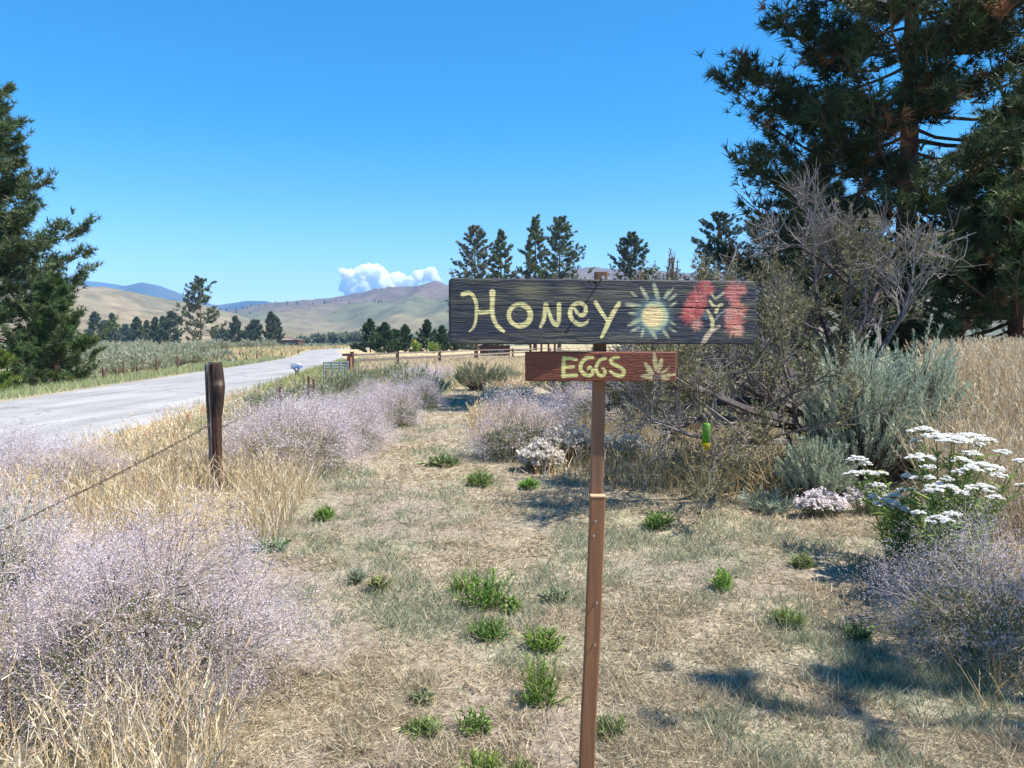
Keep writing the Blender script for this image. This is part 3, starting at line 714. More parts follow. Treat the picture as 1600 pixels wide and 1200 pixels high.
# the big old bitterbrush: crooked grey limbs, half of them dead
def bitterbrush():
    rng = np.random.default_rng(71)
    y0 = 8.5; o = A_(gpos(1300, y0))
    root = empty('bitterbrush', o, 'big sprawling grey branched bush, half dead, behind the silvery sagebrush', 'bush')
    st, lf = Acc(), Acc()
    lp, ld = [], []
    def limb(pts, r0, r1, depth, leafy_, dens):
        pts = np.asarray(pts, float)
        tube(st, pts, np.linspace(r0, r1, len(pts)), 5 if depth == 0 else 4, (A_((.10, .085, .085)) if depth == 0 else A_((.24, .215, .205)) if not leafy_ else A_((.17, .145, .125))) * rng.uniform(.7, 1.25))
        Ltot = np.linalg.norm(np.diff(pts, axis=0), axis=1).sum()
        s = np.linspace(0, 1, len(pts))
        if depth >= 3:
            if leafy_:
                m = int(rng.integers(15, 27)); u = rng.uniform(0, 1.05, m)
                lp.append(A_([np.interp(u, s, pts[:, a]) for a in range(3)]).T + rng.normal(0, .014, (m, 3)))
                ld.append(np.broadcast_to(norm(pts[-1] - pts[0]), (m, 3)))
            return
        n = int(dens[depth] * rng.uniform(.8, 1.2))
        for u in np.linspace(.25, 1.0, n):
            u = min(1, u + rng.uniform(-.05, .05))
            p = A_([np.interp(u, s, pts[:, a]) for a in range(3)])
            tn = norm(A_([np.interp(min(1, u + .1), s, pts[:, a]) - np.interp(u - .1, s, pts[:, a]) for a in range(3)]))
            d = norm(tn * .9 + rng.normal(0, .55, 3) + A_((0, 0, .28)))
            l = Ltot * rng.uniform(.22, .42) * (1.1 - .4 * u) if depth < 2 else rng.uniform(.15, .34)
            k = 4 if depth < 2 else 3
            q = [p]
            for _ in range(k - 1):
                d = norm(d + rng.normal(0, .22, 3) + A_((0, 0, .08))); q.append(q[-1] + d * l / (k - 1))
            rr2 = max(.0035, (r0 * (1 - u) + r1 * u) * .55)
            lv = leafy_ if depth > 0 else (leafy_ and rng.random() > .15)
            limb(q, rr2, max(.0025, rr2 * .35), depth + 1, lv and rng.random() > .1, dens)
    def W(px, py, y): return at(px, py, y0 + (y - 9.9) * 1.1) - o
    O0 = A_((0, 0, -.05))
    limb([O0, W(1290, 660, 9.8), W(1240, 640, 9.6), W(1180, 625, 9.5), W(1110, 630, 9.3), W(1040, 640, 9.2)], .085, .02, 0, False, (11, 8, 5))
    limb([O0 + A_((-.1, 0, 0)), W(1250, 668, 9.6), W(1170, 655, 9.3), W(1100, 652, 9.2), W(1050, 675, 9.0)], .06, .014, 0, False, (10, 7, 5))
    limb([O0, W(1270, 640, 10.0), W(1200, 600, 10.2), W(1120, 575, 10.3), W(1030, 600, 10.2)], .06, .014, 0, True, (12, 8, 6))
    limb([O0 + A_((.05, .1, 0)), W(1255, 630, 10.1), W(1225, 560, 10.2), W(1195, 525, 10.2), W(1185, 500, 10.2)], .075, .016, 0, True, (12, 9, 6))
    limb([O0 + A_((.05, .1, 0)), W(1240, 600, 10.4), W(1170, 540, 10.6), W(1100, 520, 10.7), W(1010, 560, 10.7)], .06, .016, 0, True, (11, 9, 6))
    limb([O0 + A_((.1, .1, 0)), W(1310, 600, 10.3), W(1330, 500, 10.5), W(1326, 460, 10.6), W(1330, 405, 10.6)], .085, .014, 0, True, (9, 7, 5))
    limb([O0 + A_((.1, 0, 0)), W(1320, 560, 10.2), W(1365, 470, 10.3), W(1380, 430, 10.4), W(1392, 425, 10.4)], .055, .012, 0, True, (8, 7, 5))
    limb([O0 + A_((.1, .1, 0)), W(1300, 540, 10.5), W(1270, 450, 10.6), W(1285, 420, 10.6), W(1296, 420, 10.6)], .055, .012, 0, True, (8, 7, 5))
    limb([W(1322, 440, 10.55), W(1290, 410, 10.4), W(1250, 385, 10.2), W(1215, 385, 10.1)], .028, .008, 0, False, (9, 6, 4))
    limb([W(1325, 430, 10.55), W(1300, 370, 10.4), W(1270, 340, 10.3), W(1255, 320, 10.3)], .024, .008, 0, False, (8, 5, 4))
    limb([O0 + A_((.15, 0, 0)), W(1370, 560, 10.0), W(1410, 490, 9.9), W(1422, 450, 9.9), W(1428, 420, 9.9)], .045, .01, 0, False, (10, 7, 4))
    limb([O0 + A_((.1, .1, 0)), W(1250, 560, 10.8), W(1220, 515, 10.9), W(1208, 495, 10.9)], .05, .012, 0, True, (12, 8, 6))
    limb([O0 + A_((-.05, -.1, 0)), W(1240, 660, 9.3), W(1170, 640, 8.7), W(1100, 610, 8.4), W(1040, 605, 8.3)], .055, .014, 0, True, (12, 9, 6))
    limb([O0 + A_((-.05, 0, 0)), W(1230, 640, 9.6), W(1160, 600, 9.3), W(1090, 560, 9.2), W(1060, 560, 9.2)], .05, .014, 0, True, (11, 9, 6))
    limb([O0 + A_((-.05, -.1, 0)), W(1230, 690, 9.2), W(1150, 690, 8.6), W(1080, 680, 8.3), W(1010, 655, 8.2)], .045, .012, 0, True, (11, 8, 6))
    P, D = np.concatenate(lp), np.concatenate(ld); n = len(P)
    c = A_((.20, .19, .10)) * rng.uniform(.55, 1.5, (n, 1)) * A_((1, 1, 1))
    add_blades(lf, P, norm(D + rng.normal(0, .6, (n, 3))), rng.uniform(.02, .048, n), .017, c)
    st.build('branches', M['twig'], root); lf.build('foliage', M['leaf'], root)
    print('bitterbrush twigs', st.n, 'leaves', n)
bitterbrush()

# ------------------------------------------------------------------ white yarrow and other flowers
def yarrow(name, label, loc, heads, seed, leafy_=1.0):
    """heads: list of (x, y, z, radius) relative to the root; parts: stem, flower_head (each), foliage"""
    rng = np.random.default_rng(seed)
    root = empty(name, loc, label, 'yarrow')
    st, lf = Acc(), Acc()
    for (x, y, z, r) in heads:
        tip = A_((x, y, z)); b = A_((x * .25 + rng.normal(0, .03), y * .25 + rng.normal(0, .03), -.02))
        s = np.linspace(0, 1, 7)[:, None]
        pts = b * (1 - s) + tip * s + (tip - b) * A_((-.18, -.18, 0)) * np.sin(s * math.pi)
        pts[-1, 2] -= r * .35
        tube(st, pts, np.linspace(.006, .003, 7), 5, A_((.20, .24, .07)))
        hd = Acc()
        nb = int(16 + r * 260)
        aa = rng.uniform(0, 6.28, nb); qq = np.sqrt(rng.random(nb)) * r
        fl = tip + np.stack([np.cos(aa) * qq * 1.1, np.sin(aa) * qq * .9, -.35 * qq ** 2 / r + rng.normal(0, .004, nb)], -1)
        segs(st, np.broadcast_to(pts[-1], fl.shape) * 1.0, fl - A_((0, 0, .004)), .0016, .0012, A_((.22, .26, .10)))
        # each knot of florets: a little dome
        for p in fl:
            m = 18; a2 = rng.uniform(0, 6.28, m); q2 = np.sqrt(rng.random(m)) * r * .22
            fp = p + np.stack([np.cos(a2) * q2, np.sin(a2) * q2, .004 - q2 ** 2 * 6 + rng.normal(0, .0015, m)], -1)
            nrm = norm(rng.normal(0, .45, (m, 3)) + A_((.25, -.25, 1))); e1 = perp(nrm, rng); e2 = np.cross(nrm, e1)
            sz = rng.uniform(.0035, .006, m)[:, None] * (.6 + r * 8)
            ring = [fp + (math.cos(w) * e1 + math.sin(w) * e2) * sz for w in np.arange(5) * 2 * math.pi / 5]
            v = np.stack(ring, 1).reshape(-1, 3)
            t = (np.arange(m)[:, None, None] * 5 + A_([(0, 1, 2), (0, 2, 3), (0, 3, 4)])[None]).reshape(-1, 3)
            hd.add(v, t, np.repeat(A_((.86, .86, .83)) * rng.uniform(.88, 1.03, (m, 1)), 5, 0))
        hd.build('flower_head', M['blossom'], root)
        nl_ = int(30 * leafy_)
        u = rng.uniform(.05, .88, nl_)
        lp = A_([np.interp(u, s[:, 0], pts[:, a]) for a in range(3)]).T
        aa = rng.uniform(0, 6.28, nl_)
        add_blades(lf, lp, np.stack([np.cos(aa), np.sin(aa), rng.uniform(.2, 1.2, nl_)], -1), rng.uniform(.06, .16, nl_), .014, A_((.20, .27, .08)) * rng.uniform(.6, 1.4, (nl_, 1)), seg=3, bend=rng.normal(0, .015, (nl_, 3)) - A_((0, 0, .03)))
        # feathery side leaflets
        k = np.repeat(np.arange(nl_), 5)
        add_blades(lf, lp[k] + rng.normal(0, .028, (len(k), 3)), rng.normal(0, 1, (len(k), 3)) + A_((0, 0, .6)), rng.uniform(.02, .045, len(k)), .005, A_((.14, .21, .05)) * rng.uniform(.6, 1.4, (len(k), 1)))
    st.build('stem', M['leaf'], root); lf.build('foliage', M['leaf'], root)
    return root
def heads_at(root, lst): return [tuple(at(px, py, y) - A_(root)) + (hw / FPX * y,) for px, py, y, hw in lst]
yr = (gx(1478, 4.6), 4.6, float(gh(gx(1478, 4.6), 4.6)))
yarrow('yarrow', 'tall yarrow plant with many flat white flower heads above the dusky shrub', yr, heads_at(yr, [
    (1442, 669, 4.9, 19), (1463, 678, 4.75, 20), (1487, 681, 4.7, 24), (1515, 678, 4.8, 25), (1540, 685, 4.85, 14), (1492, 686, 4.6, 16), (1430, 688, 4.9, 8), (1440, 711, 4.6, 19), (1450, 728, 4.5, 10), (1518, 706, 4.7, 15), (1530, 694, 4.8, 9), (1535, 724, 4.5, 28), (1517, 730, 4.4, 13), (1566, 704, 4.9, 12), (1497, 736, 4.4, 9), (1473, 756, 4.3, 21), (1450, 766, 4.3, 8), (1465, 765, 4.2, 8), (1480, 747, 4.3, 8), (1505, 769, 4.2, 10), (1532, 758, 4.3, 20), (1598, 718, 4.8, 14), (1597, 757, 4.7, 9), (1470, 808, 3.95, 18), (1488, 801, 4.0, 12), (1452, 745, 4.4, 8), (1420, 742, 4.6, 12), (1500, 716, 4.6, 14), (1560, 740, 4.6, 12), (1555, 775, 4.4, 12), (1435, 800, 4.1, 9)]), 81, 1.5)
yr2 = (gx(1425, 5.0), 5.0, float(gh(gx(1425, 5.0), 5.0)))
yarrow('yarrow', 'shorter yarrow plant whose white heads lean towards the low sagebrush', yr2, heads_at(yr2, [
    (1340, 714, 5.4, 14), (1352, 723, 5.4, 9), (1335, 737, 5.3, 13), (1355, 736, 5.3, 14), (1396, 772, 4.9, 13), (1388, 782, 4.8, 18), (1402, 790, 4.8, 12), (1416, 796, 4.7, 8), (1424, 764, 4.9, 7), (1408, 765, 4.9, 7), (1372, 756, 5.1, 10), (1378, 738, 5.2, 9), (1365, 775, 5.0, 9)]), 82, 1.5)

def flower_clump(name, label, loc, r, h, seed, n=160, pale=(.72, .62, .68), fr=.013):
    rng = np.random.default_rng(seed)
    root = empty(name, loc, label, 'flowers')
    st, fl, lf = Acc(), Acc(), Acc()
    a = rng.uniform(0, 6.28, n); q = np.sqrt(rng.random(n))
    tip = np.stack([np.cos(a) * q * r, np.sin(a) * q * r * .7, h * (.55 + .5 * rng.random(n)) * (1.05 - .45 * q)], -1)
    b = tip * A_((.45, .45, 0)) - A_((0, 0, .02))
    segs(st, b, tip, .002, .0015, A_((.22, .22, .12)))
    for k in range(9):
        nrm = norm(rng.normal(0, .6, (n, 3)) + A_((0, 0, 1))); e1 = perp(nrm, rng); e2 = np.cross(nrm, e1)
        c0 = tip + rng.normal(0, fr * .55, (n, 3)); s = fr * rng.uniform(.35, .7, (n, 1))
        v = np.stack([c0 + (math.cos(w) * e1 + math.sin(w) * e2) * s for w in np.arange(5) * 2 * math.pi / 5], 1).reshape(-1, 3)
        t = (np.arange(n)[:, None, None] * 5 + A_([(0, 1, 2), (0, 2, 3), (0, 3, 4)])[None]).reshape(-1, 3)
        fl.add(v, t, np.repeat(A_(pale) * rng.uniform(.8, 1.12, (n, 1)), 5, 0))
    m = n * 8; k = rng.integers(0, n, m); u = rng.random((m, 1))
    add_blades(lf, b[k] * (1 - u) + tip[k] * u * .85 + rng.normal(0, .02, (m, 3)), rng.normal(0, .7, (m, 3)) + A_((0, 0, 1)), rng.uniform(.02, .05, m), .005, A_((.20, .23, .13)) * rng.uniform(.6, 1.3, (m, 1)))
    st.build('stem', M['leaf'], root); fl.build('blossoms', M['blossom'], root); lf.build('foliage', M['leaf'], root)
    return root
flower_clump('wildflowers', 'low clump of pink white blossoms under the silvery sagebrush', gpos(1288, 6.65), .22, .24, 83, 170, (.84, .78, .80), fr=.018)
flower_clump('wildflowers', 'pinkish blossoms beside the dark green mound at the yard edge', gpos(1362, 6.7), .20, .30, 84, 110, (.84, .78, .80), fr=.017)
flower_clump('wildflowers', 'dense clump of cream white flowers left of the sign stake', gpos(845, 9.0), .27, .34, 85, 330, (.72, .68, .62), .026)
flower_clump('wildflowers', 'cream white flowers scattered in the grass behind the sign stake', gpos(890, 9.6), .48, .52, 86, 340, (.72, .68, .62), .022)
flower_clump('wildflowers', 'small white flowers under the dead limb right of the stake', gpos(975, 9.6), .30, .46, 87, 150, (.72, .70, .66), .022)

def weed(name, label, loc, r, h, seed, nst=26, green=(.13, .24, .045), group=None, lw=.009, ll=.055, rz=0):
    """a leafy green weed; parts: stem, foliage"""
    rng = np.random.default_rng(seed)
    root = empty(name, loc, label, 'weed', group)
    st, lf = Acc(), Acc()
    a = rng.uniform(0, 6.28, nst); q = np.sqrt(rng.random(nst))
    b = np.stack([np.cos(a) * q * r * .55, np.sin(a) * q * r * .55, np.full(nst, -.01)], -1)
    tip = np.stack([np.cos(a) * q * r * rng.uniform(.7, 1.35, nst), np.sin(a) * q * r * rng.uniform(.7, 1.35, nst), h * rng.uniform(.25, 1.1, nst) * (1 - .3 * q)], -1)
    segs(st, b, tip, .0022, .0014, A_(green) * .9)
    per = 13; n = nst * per; k = np.repeat(np.arange(nst), per); u = np.tile(np.linspace(.08, 1, per), nst)
    ax = norm(tip - b)[k]
    d = norm(ax * (.35 + .6 * u)[:, None] + perp(ax, rng) * .8 + A_((0, 0, .25)))
    p = b[k] + (tip - b)[k] * u[:, None]
    c = (A_(green) * 1.1 + A_((.03, .01, .005))) * rng.uniform(.6, 1.35, (n, 1)) * np.repeat(rng.uniform(.8, 1.2, (nst, 1)), per, 0) * (.8 + .35 * u)[:, None]
    c = np.where(rng.random((n, 1)) < .14, A_((.42, .36, .2)) * rng.uniform(.6, 1.1, (n, 1)), c)
    add_blades(lf, p, d, ll * 1.25 * rng.uniform(.5, 1.3, n) * (1.15 - .5 * u), lw * .85, c, seg=2, bend=rng.normal(0, .006, (n, 3)) - A_((0, 0, .008)))
    st.build('stem', M['leaf'], root); lf.build('foliage', M['leaf'], root)
    return root
for k, (px, py, hw, hh, lab, gr) in enumerate([
        (752, 950, 42, 72, 'largest bright green weed clump in the mown yard', (.11, .23, .04)),
        (725, 928, 22, 30, 'small green weed touching the largest clump', (.14, .22, .06)),
        (798, 958, 15, 24, 'little dark green weed beside the largest clump', (.10, .20, .04)),
        (764, 1000, 32, 30, 'flat spreading green weed in front of the largest clump', (.09, .19, .045)),
        (850, 1018, 30, 38, 'spiky green weed just above the tall one near the stake', (.13, .24, .04)),
        (844, 1098, 40, 82, 'tall bright green weed left of the stake', (.14, .25, .045)),
        (742, 1145, 26, 40, 'sparse green weed with thin stems', (.12, .21, .05)),
        (752, 1228, 38, 60, 'yellowish green weed straight down from the sparse one', (.17, .26, .05)),
        (812, 1222, 24, 40, 'thin pale weed next to the yellowish one', (.18, .23, .08)),
        (955, 1150, 28, 26, 'dark low weed right behind the foot of the stake', (.10, .17, .05)),
        (868, 940, 22, 22, 'pale grey green weed in the open yard', (.22, .28, .17)),
        (1136, 930, 18, 34, 'bright green weed with silvery base standing alone on the right', (.15, .29, .05)),
        (1028, 826, 20, 28, 'fresh green weed at the edge of the bush shade', (.14, .27, .05)),
        (1240, 985, 24, 26, 'dark green weed beside the shadow patches', (.12, .20, .05)),
        (1352, 1002, 22, 28, 'grassy green weed near the dusky shrub', (.12, .20, .06)),
        (502, 812, 14, 18, 'small green weed near the dry grass', (.12, .24, .05)),
        (418, 862, 24, 20, 'bluish green weed behind the big lilac shrub', (.14, .24, .12)),
        (750, 758, 18, 20, 'green weed in the path by the lilac shrub', (.13, .23, .06)),
        (690, 728, 26, 14, 'low green patch across the path', (.15, .22, .09)),
        (828, 762, 11, 14, 'tiny bright weed below the cream flowers', (.13, .28, .05)),
        (590, 928, 18, 24, 'straw and green tuft in the open yard', (.20, .23, .09)),
        (553, 915, 12, 16, 'small grey green tuft near the lilac shrub', (.22, .27, .19)),
        (655, 1100, 16, 20, 'greyish weed on the bare soil', (.16, .21, .11)),
        (660, 1145, 28, 16, 'low green weed on the trodden soil', (.13, .21, .06)),
        (1260, 890, 16, 18, 'green grass tuft in the middle of the right yard', (.16, .22, .08)),
        (1205, 795, 36, 36, 'bluish weed at the foot of the dry grass', (.26, .33, .26))]):
    y = gy(py); x = gx(px, y); s = y / FPX
    weed('weed', lab, (x, y, float(gh(x, y)) + .004), hw * s, hh * s, 900 + k, 16 + int(hw * .8), gr, ll=max(.035, .022 * y * .5) * (1, 1.35, .8, 1.1)[k % 4], lw=max(.006, .0022 * y) * (1, .7, 1.5, .9)[k % 4])

# ------------------------------------------------------------------ grass (nobody could count it)
def seg_noise(x, y): return fbm(x * 1.3, y * 1.3, 44, 3)
def yard_grass():
    a = Acc(); n = 520000
    # density falls with distance so that the turf keeps one grain in the picture
    y = 1.9 * (24.0 / 1.9) ** (R.random(n) ** 1.25); px = R.uniform(-80, 1680, n); x = gx(px, y)
    keep = (x > fence_x(y) - .5) & (x < yard_r(y) + .9)
    x, y = x[keep], y[keep]; n = len(x)
    gnn = fbm(x * 1.1, y * 1.1, 46, 4); sn = fbm(x * .8, y * .8, 21, 4); tn = fbm(x * 5, y * 5, 47, 3)
    bare = np.maximum(sstep(.42, .58, sn) * sstep(.72, .42, tn), .75 * sstep(.54, .40, tn))
    keep = R.random(n) > bare * .82; x, y, gnn, tn = x[keep], y[keep], gnn[keep], tn[keep]; n = len(x)
    green = R.random(n) < (.05 + .75 * sstep(.50, .64, gnn))
    flat = R.random(n)
    up = np.where(green, R.uniform(.6, 2.2, n), np.where(flat < .72, R.uniform(-.02, .28, n), R.uniform(.4, 1.6, n)))
    d = R.normal(0, 1, (n, 3)); d[:, 2] = 0; d = norm(d); d[:, 2] = up
    L = np.where(green, R.uniform(.02, .06, n), R.uniform(.02, .085, n)) * (1 + .05 * y) * (.6 + .8 * tn)
    w = (.0016 + .0008 * y) * R.uniform(.7, 1.3, n)
    straw = mix(np.broadcast_to(A_((.60, .52, .375)), (n, 3)), A_((.26, .195, .12)), R.random(n) ** 1.1)
    gr = mix(np.broadcast_to(A_((.21, .24, .13)), (n, 3)), A_((.36, .38, .28)), R.random(n))
    c = np.where(green[:, None], gr, straw) * R.uniform(.75, 1.2, (n, 1))
    p = np.stack([x, y, gh(x, y) + R.uniform(0, .012, n)], -1)
    add_blades(a, p, d, L, w, c)
    tag(a.build('mown_grass', M['grass']), 'short dry mown grass and straw litter covering the yard', 'grass', kind='stuff')
yard_grass()

def tall_grass(name, label, n, sampler, hgt, wid, cols, lean=.25, heads=.5, seg=3, droop=.35, headsize=1.0):
    """standing grass with drooping seed heads, one object"""
    a = Acc()
    x, y = sampler(n); n = len(x)
    h = hgt * R.uniform(.45, 1.15, n)
    if callable(wid): w = wid(y)
    else: w = np.full(n, wid)
    d = R.normal(0, lean, (n, 3)); d[:, 2] = 1; d = norm(d)
    bend = norm(R.normal(0, 1, (n, 3)) * A_((1, 1, 0)) + 1e-6) * (h * droop * R.uniform(.1, 1, n))[:, None] - A_((0, 0, 1)) * (h * droop * .25)[:, None]
    p = np.stack([x, y, gh(x, y) - .01], -1)
    k = R.integers(0, len(cols), n)
    c = A_(cols)[k] * R.uniform(.72, 1.2, (n, 1))
    add_blades(a, p, d, h, w, c, seg=seg, bend=bend)
    hs = np.where(R.random(n) < heads)[0]
    if len(hs):
        tipp = p[hs] + d[hs] * h[hs, None] + bend[hs]
        tdir = norm(d[hs] + bend[hs] * 2 / h[hs, None])
        m = 6; q = np.repeat(np.arange(len(hs)), m)
        u = np.tile(np.linspace(0, 1, m), len(hs))
        hl = .11 * headsize
        bp = tipp[q] - tdir[q] * (u * hl)[:, None]
        add_blades(a, bp, norm(tdir[q] + R.normal(0, .30, (len(q), 3))), R.uniform(.025, .05, len(q)) * headsize, np.repeat(w[hs], m) * 1.35, np.repeat(c[hs], m, 0) * 1.12)
    tag(a.build(name, M['grass']), label, 'grass', kind='stuff')
GOLDS = [(.55, .43, .25), (.62, .52, .35), (.44, .32, .17), (.66, .58, .43)]
def samp_box(x0, x1, y0, y1, cond=None):
    def f(n):
        x = R.uniform(0, 1, n); y = R.uniform(y0, y1, n)
        lo = x0(y) if callable(x0) else x0; hi = x1(y) if callable(x1) else x1
        x = lo + (hi - lo) * x
        if cond is not None:
            k = cond(x, y); x, y = x[k], y[k]
        return x, y
    return f
def in_clumps(x, y, f=1.4, s=111, lo=.35): return fbm(x * f, y * f, s, 2) + R.normal(0, .12, len(x)) > lo
tall_grass('tall_grass', 'golden tall dry grass around the old fence post', 15000, samp_box(lambda y: fence_x(y) - 1.7, lambda y: np.minimum(fence_x(y) + 1.0, yard_l(y) - .05), 5.4, 10.5, lambda x, y: in_clumps(x, y) & ((np.abs(x / y * FPX + 466) > 55) | (y > 7.75) | (R.random(len(x)) < .12))), .43, lambda y: .0035 + .0004 * y, GOLDS, .26, .35)
tall_grass('tall_grass', 'pale seeded dry grass along the road edge', 6500, samp_box(lambda y: road_x(y) + ROAD_HW + .5, lambda y: fence_x(y) - .2, 6, 20, lambda x, y: in_clumps(x, y, .9, 115, .45)), .42, lambda y: .004 + .0005 * y, GOLDS + [(.74, .66, .50)], .3, .5)
tall_grass('tall_grass', 'tall dry seeded grass growing through the big lilac shrub', 2400, samp_box(-2.3, -.95, 2.15, 3.5, lambda x, y: (fbm(x * 2, y * 2, 119, 2) > .45) & (x < -.8 - (y - 2.2) * .45 )), .46, .0038, GOLDS, .26, .45, headsize=1.15)
tall_grass('tall_grass', 'dense tall golden grass on the bank by the low pine', 13000, samp_box(lambda y: gx(1455, y), lambda y: gx(1720, y), 5.6, 13, lambda x, y: in_clumps(x, y, 1.2, 121, .3)), .82, lambda y: .0032 + .00045 * y, [(.52, .41, .26), (.58, .49, .34), (.44, .33, .20), (.62, .55, .42)], .18, .6)
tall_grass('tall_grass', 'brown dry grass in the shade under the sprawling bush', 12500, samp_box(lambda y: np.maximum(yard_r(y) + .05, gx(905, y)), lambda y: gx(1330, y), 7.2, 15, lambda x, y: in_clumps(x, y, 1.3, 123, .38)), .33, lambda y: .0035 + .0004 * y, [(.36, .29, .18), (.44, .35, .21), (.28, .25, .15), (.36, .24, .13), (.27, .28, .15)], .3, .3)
tall_grass('tall_grass', 'long arching stems of dry grass beside the hanging trap', 260, samp_box(lambda y: gx(1090, y), lambda y: gx(1240, y), 7.0, 8.6), .75, .006, [(.62, .48, .26), (.55, .42, .2)], .35, .3, 5, .7)
tall_grass('tall_grass', 'dry grass and stalks between the yarrow and the dusky shrub', 4200, samp_box(lambda y: yard_r(y) + .1, lambda y: yard_r(y) + 2.2, 2.6, 6.2, lambda x, y: in_clumps(x, y, 1.5, 127, .42)), .34, .0045, [(.42, .30, .15), (.52, .38, .2), (.34, .22, .10), (.24, .25, .10)], .35, .3)
tall_grass('tall_grass', 'orange brown dry grass at the foot of the path shrubs', 6000, samp_box(lambda y: yard_r(y) - .05, lambda y: yard_r(y) + 1.3, 8.2, 26, lambda x, y: in_clumps(x, y, 1.0, 131, .36)), .36, lambda y: .004 + .0007 * y, GOLDS + [(.44, .27, .10)], .3, .3)
tall_grass('tall_grass', 'grey green grass and stalks between the path shrubs and the wire', 9000, samp_box(lambda y: fence_x(y) - 1.5, lambda y: yard_l(y) + .1, 10, 30, lambda x, y: in_clumps(x, y, .8, 133, .3)), .42, lambda y: .004 + .0008 * y, [(.36, .36, .22), (.48, .42, .26), (.28, .32, .17), (.55, .45, .26)], .25, .3)
tall_grass('tall_grass', 'golden grass field in front of the rail fence', 26000, samp_box(lambda y: gx(560, y), lambda y: gx(1010, y), 26, 75), .5, lambda y: .0015 * y, [(.58, .47, .29), (.52, .42, .27), (.60, .50, .34)], .25, 0, 1)
tall_grass('tall_grass', 'fresh green roadside grass beyond the asphalt', 46000, samp_box(lambda y: road_x(y) - ROAD_HW - 6.5, lambda y: road_x(y) - ROAD_HW - .15, 16, 75, lambda x, y: in_clumps(x, y, .5, 137, .22)), .36, lambda y: .003 + .0007 * y, [(.30, .34, .15), (.36, .38, .20), (.44, .43, .26), (.26, .32, .14)], .35, 0, 1)
tall_grass('tall_grass', 'green and yellow grass between the mailbox and the road', 9000, samp_box(lambda y: road_x(y) + ROAD_HW + .3, lambda y: np.minimum(fence_x(y) - .3, road_x(y) + ROAD_HW + 3.6), 19, 60), .42, lambda y: .003 + .001 * y, [(.30, .34, .14), (.42, .40, .2), (.26, .31, .12)], .25, 0, 1)
tall_grass('tall_grass', 'golden roadside bank where the road bends', 12000, samp_box(lambda y: road_x(y) - ROAD_HW - 16, lambda y: road_x(y) - ROAD_HW - .5, 75, 210, lambda x, y: in_clumps(x, y, .08, 139, .3)), .8, lambda y: .0018 * y, [(.60, .46, .26), (.54, .42, .22), (.42, .38, .2)], .25, 0, 1)

# ------------------------------------------------------------------ the sign
SD = 2.25                                     # forward distance of the boards
PXM = SD / FPX * 1.0                          # metres to a photo pixel there
def catmull(p, n=14):
    p = np.asarray(p, float)
    if len(p) < 3: 
        s = np.linspace(0, 1, n)[:, None]; return p[0] * (1 - s) + p[-1] * s
    q = np.concatenate([[2 * p[0] - p[1]], p, [2 * p[-1] - p[-2]]]); out = []
    for i in range(1, len(q) - 2):
        t = np.linspace(0, 1, n, endpoint=False)[:, None]
        a, b, c, d = q[i - 1], q[i], q[i + 1], q[i + 2]
        out.append(.5 * (2 * b + (c - a) * t + (2 * a - 5 * b + 4 * c - d) * t ** 2 + (3 * b - a - 3 * c + d) * t ** 3))
    out.append(p[-1][None]); return np.concatenate(out)
class Paint:
    """colour worked up over a grid of points in photo pixels"""
    def __init__(s, X, Y, c): s.X, s.Y = X, Y; s.c = np.broadcast_to(np.asarray(c, float), X.shape + (3,)).copy()
    def lay(s, a, color): a = np.clip(a, 0, 1)[..., None]; s.c = s.c * (1 - a) + np.asarray(color, float) * a
    def stroke(s, pts, w, color, soft=.7, alpha=1.0, dry=0.0):
        pts = np.asarray(pts, float); w = np.broadcast_to(np.asarray(w, float), (len(pts),))
        q = catmull(np.concatenate([pts, w[:, None]], 1)); best = np.full(s.X.shape, 1e9)
        lo = q[:, :2].min(0) - q[:, 2].max() - 3 * soft; hi = q[:, :2].max(0) + q[:, 2].max() + 3 * soft
        k = (s.X > lo[0]) & (s.X < hi[0]) & (s.Y > lo[1]) & (s.Y < hi[1])
        x, y = s.X[k], s.Y[k]; b = np.full(x.shape, 1e9)
        for (a0, a1) in zip(q[:-1], q[1:]):
            d = a1[:2] - a0[:2]; L = max((d * d).sum(), 1e-6)
            t = np.clip(((x - a0[0]) * d[0] + (y - a0[1]) * d[1]) / L, 0, 1)
            r = np.hypot(x - a0[0] - t * d[0], y - a0[1] - t * d[1]) - (a0[2] * (1 - t) + a1[2] * t) / 2
            b = np.minimum(b, r)
        al = sstep(soft, -soft, b) * alpha
        if dry: al = al * (1 - dry * sstep(.48, .66, fbm(x * .16, y * 1.1, 7, 4)))
        full = np.zeros(s.X.shape); full[k] = al
        s.lay(full, color)
    def blob(s, cx, cy, r, color, soft, alpha=1.0, petals=0, amp=.0, ph=0.0, ry=None):
        ry = ry or r
        dx, dy = (s.X - cx) / r, (s.Y - cy) / ry; d = np.hypot(dx, dy)
        if petals: d = d / (1 + amp * np.abs(np.cos(np.arctan2(dy, dx) * petals / 2 + ph)) - amp * .5)
        s.lay(sstep(1 + soft, 1 - soft, d) * alpha, color)

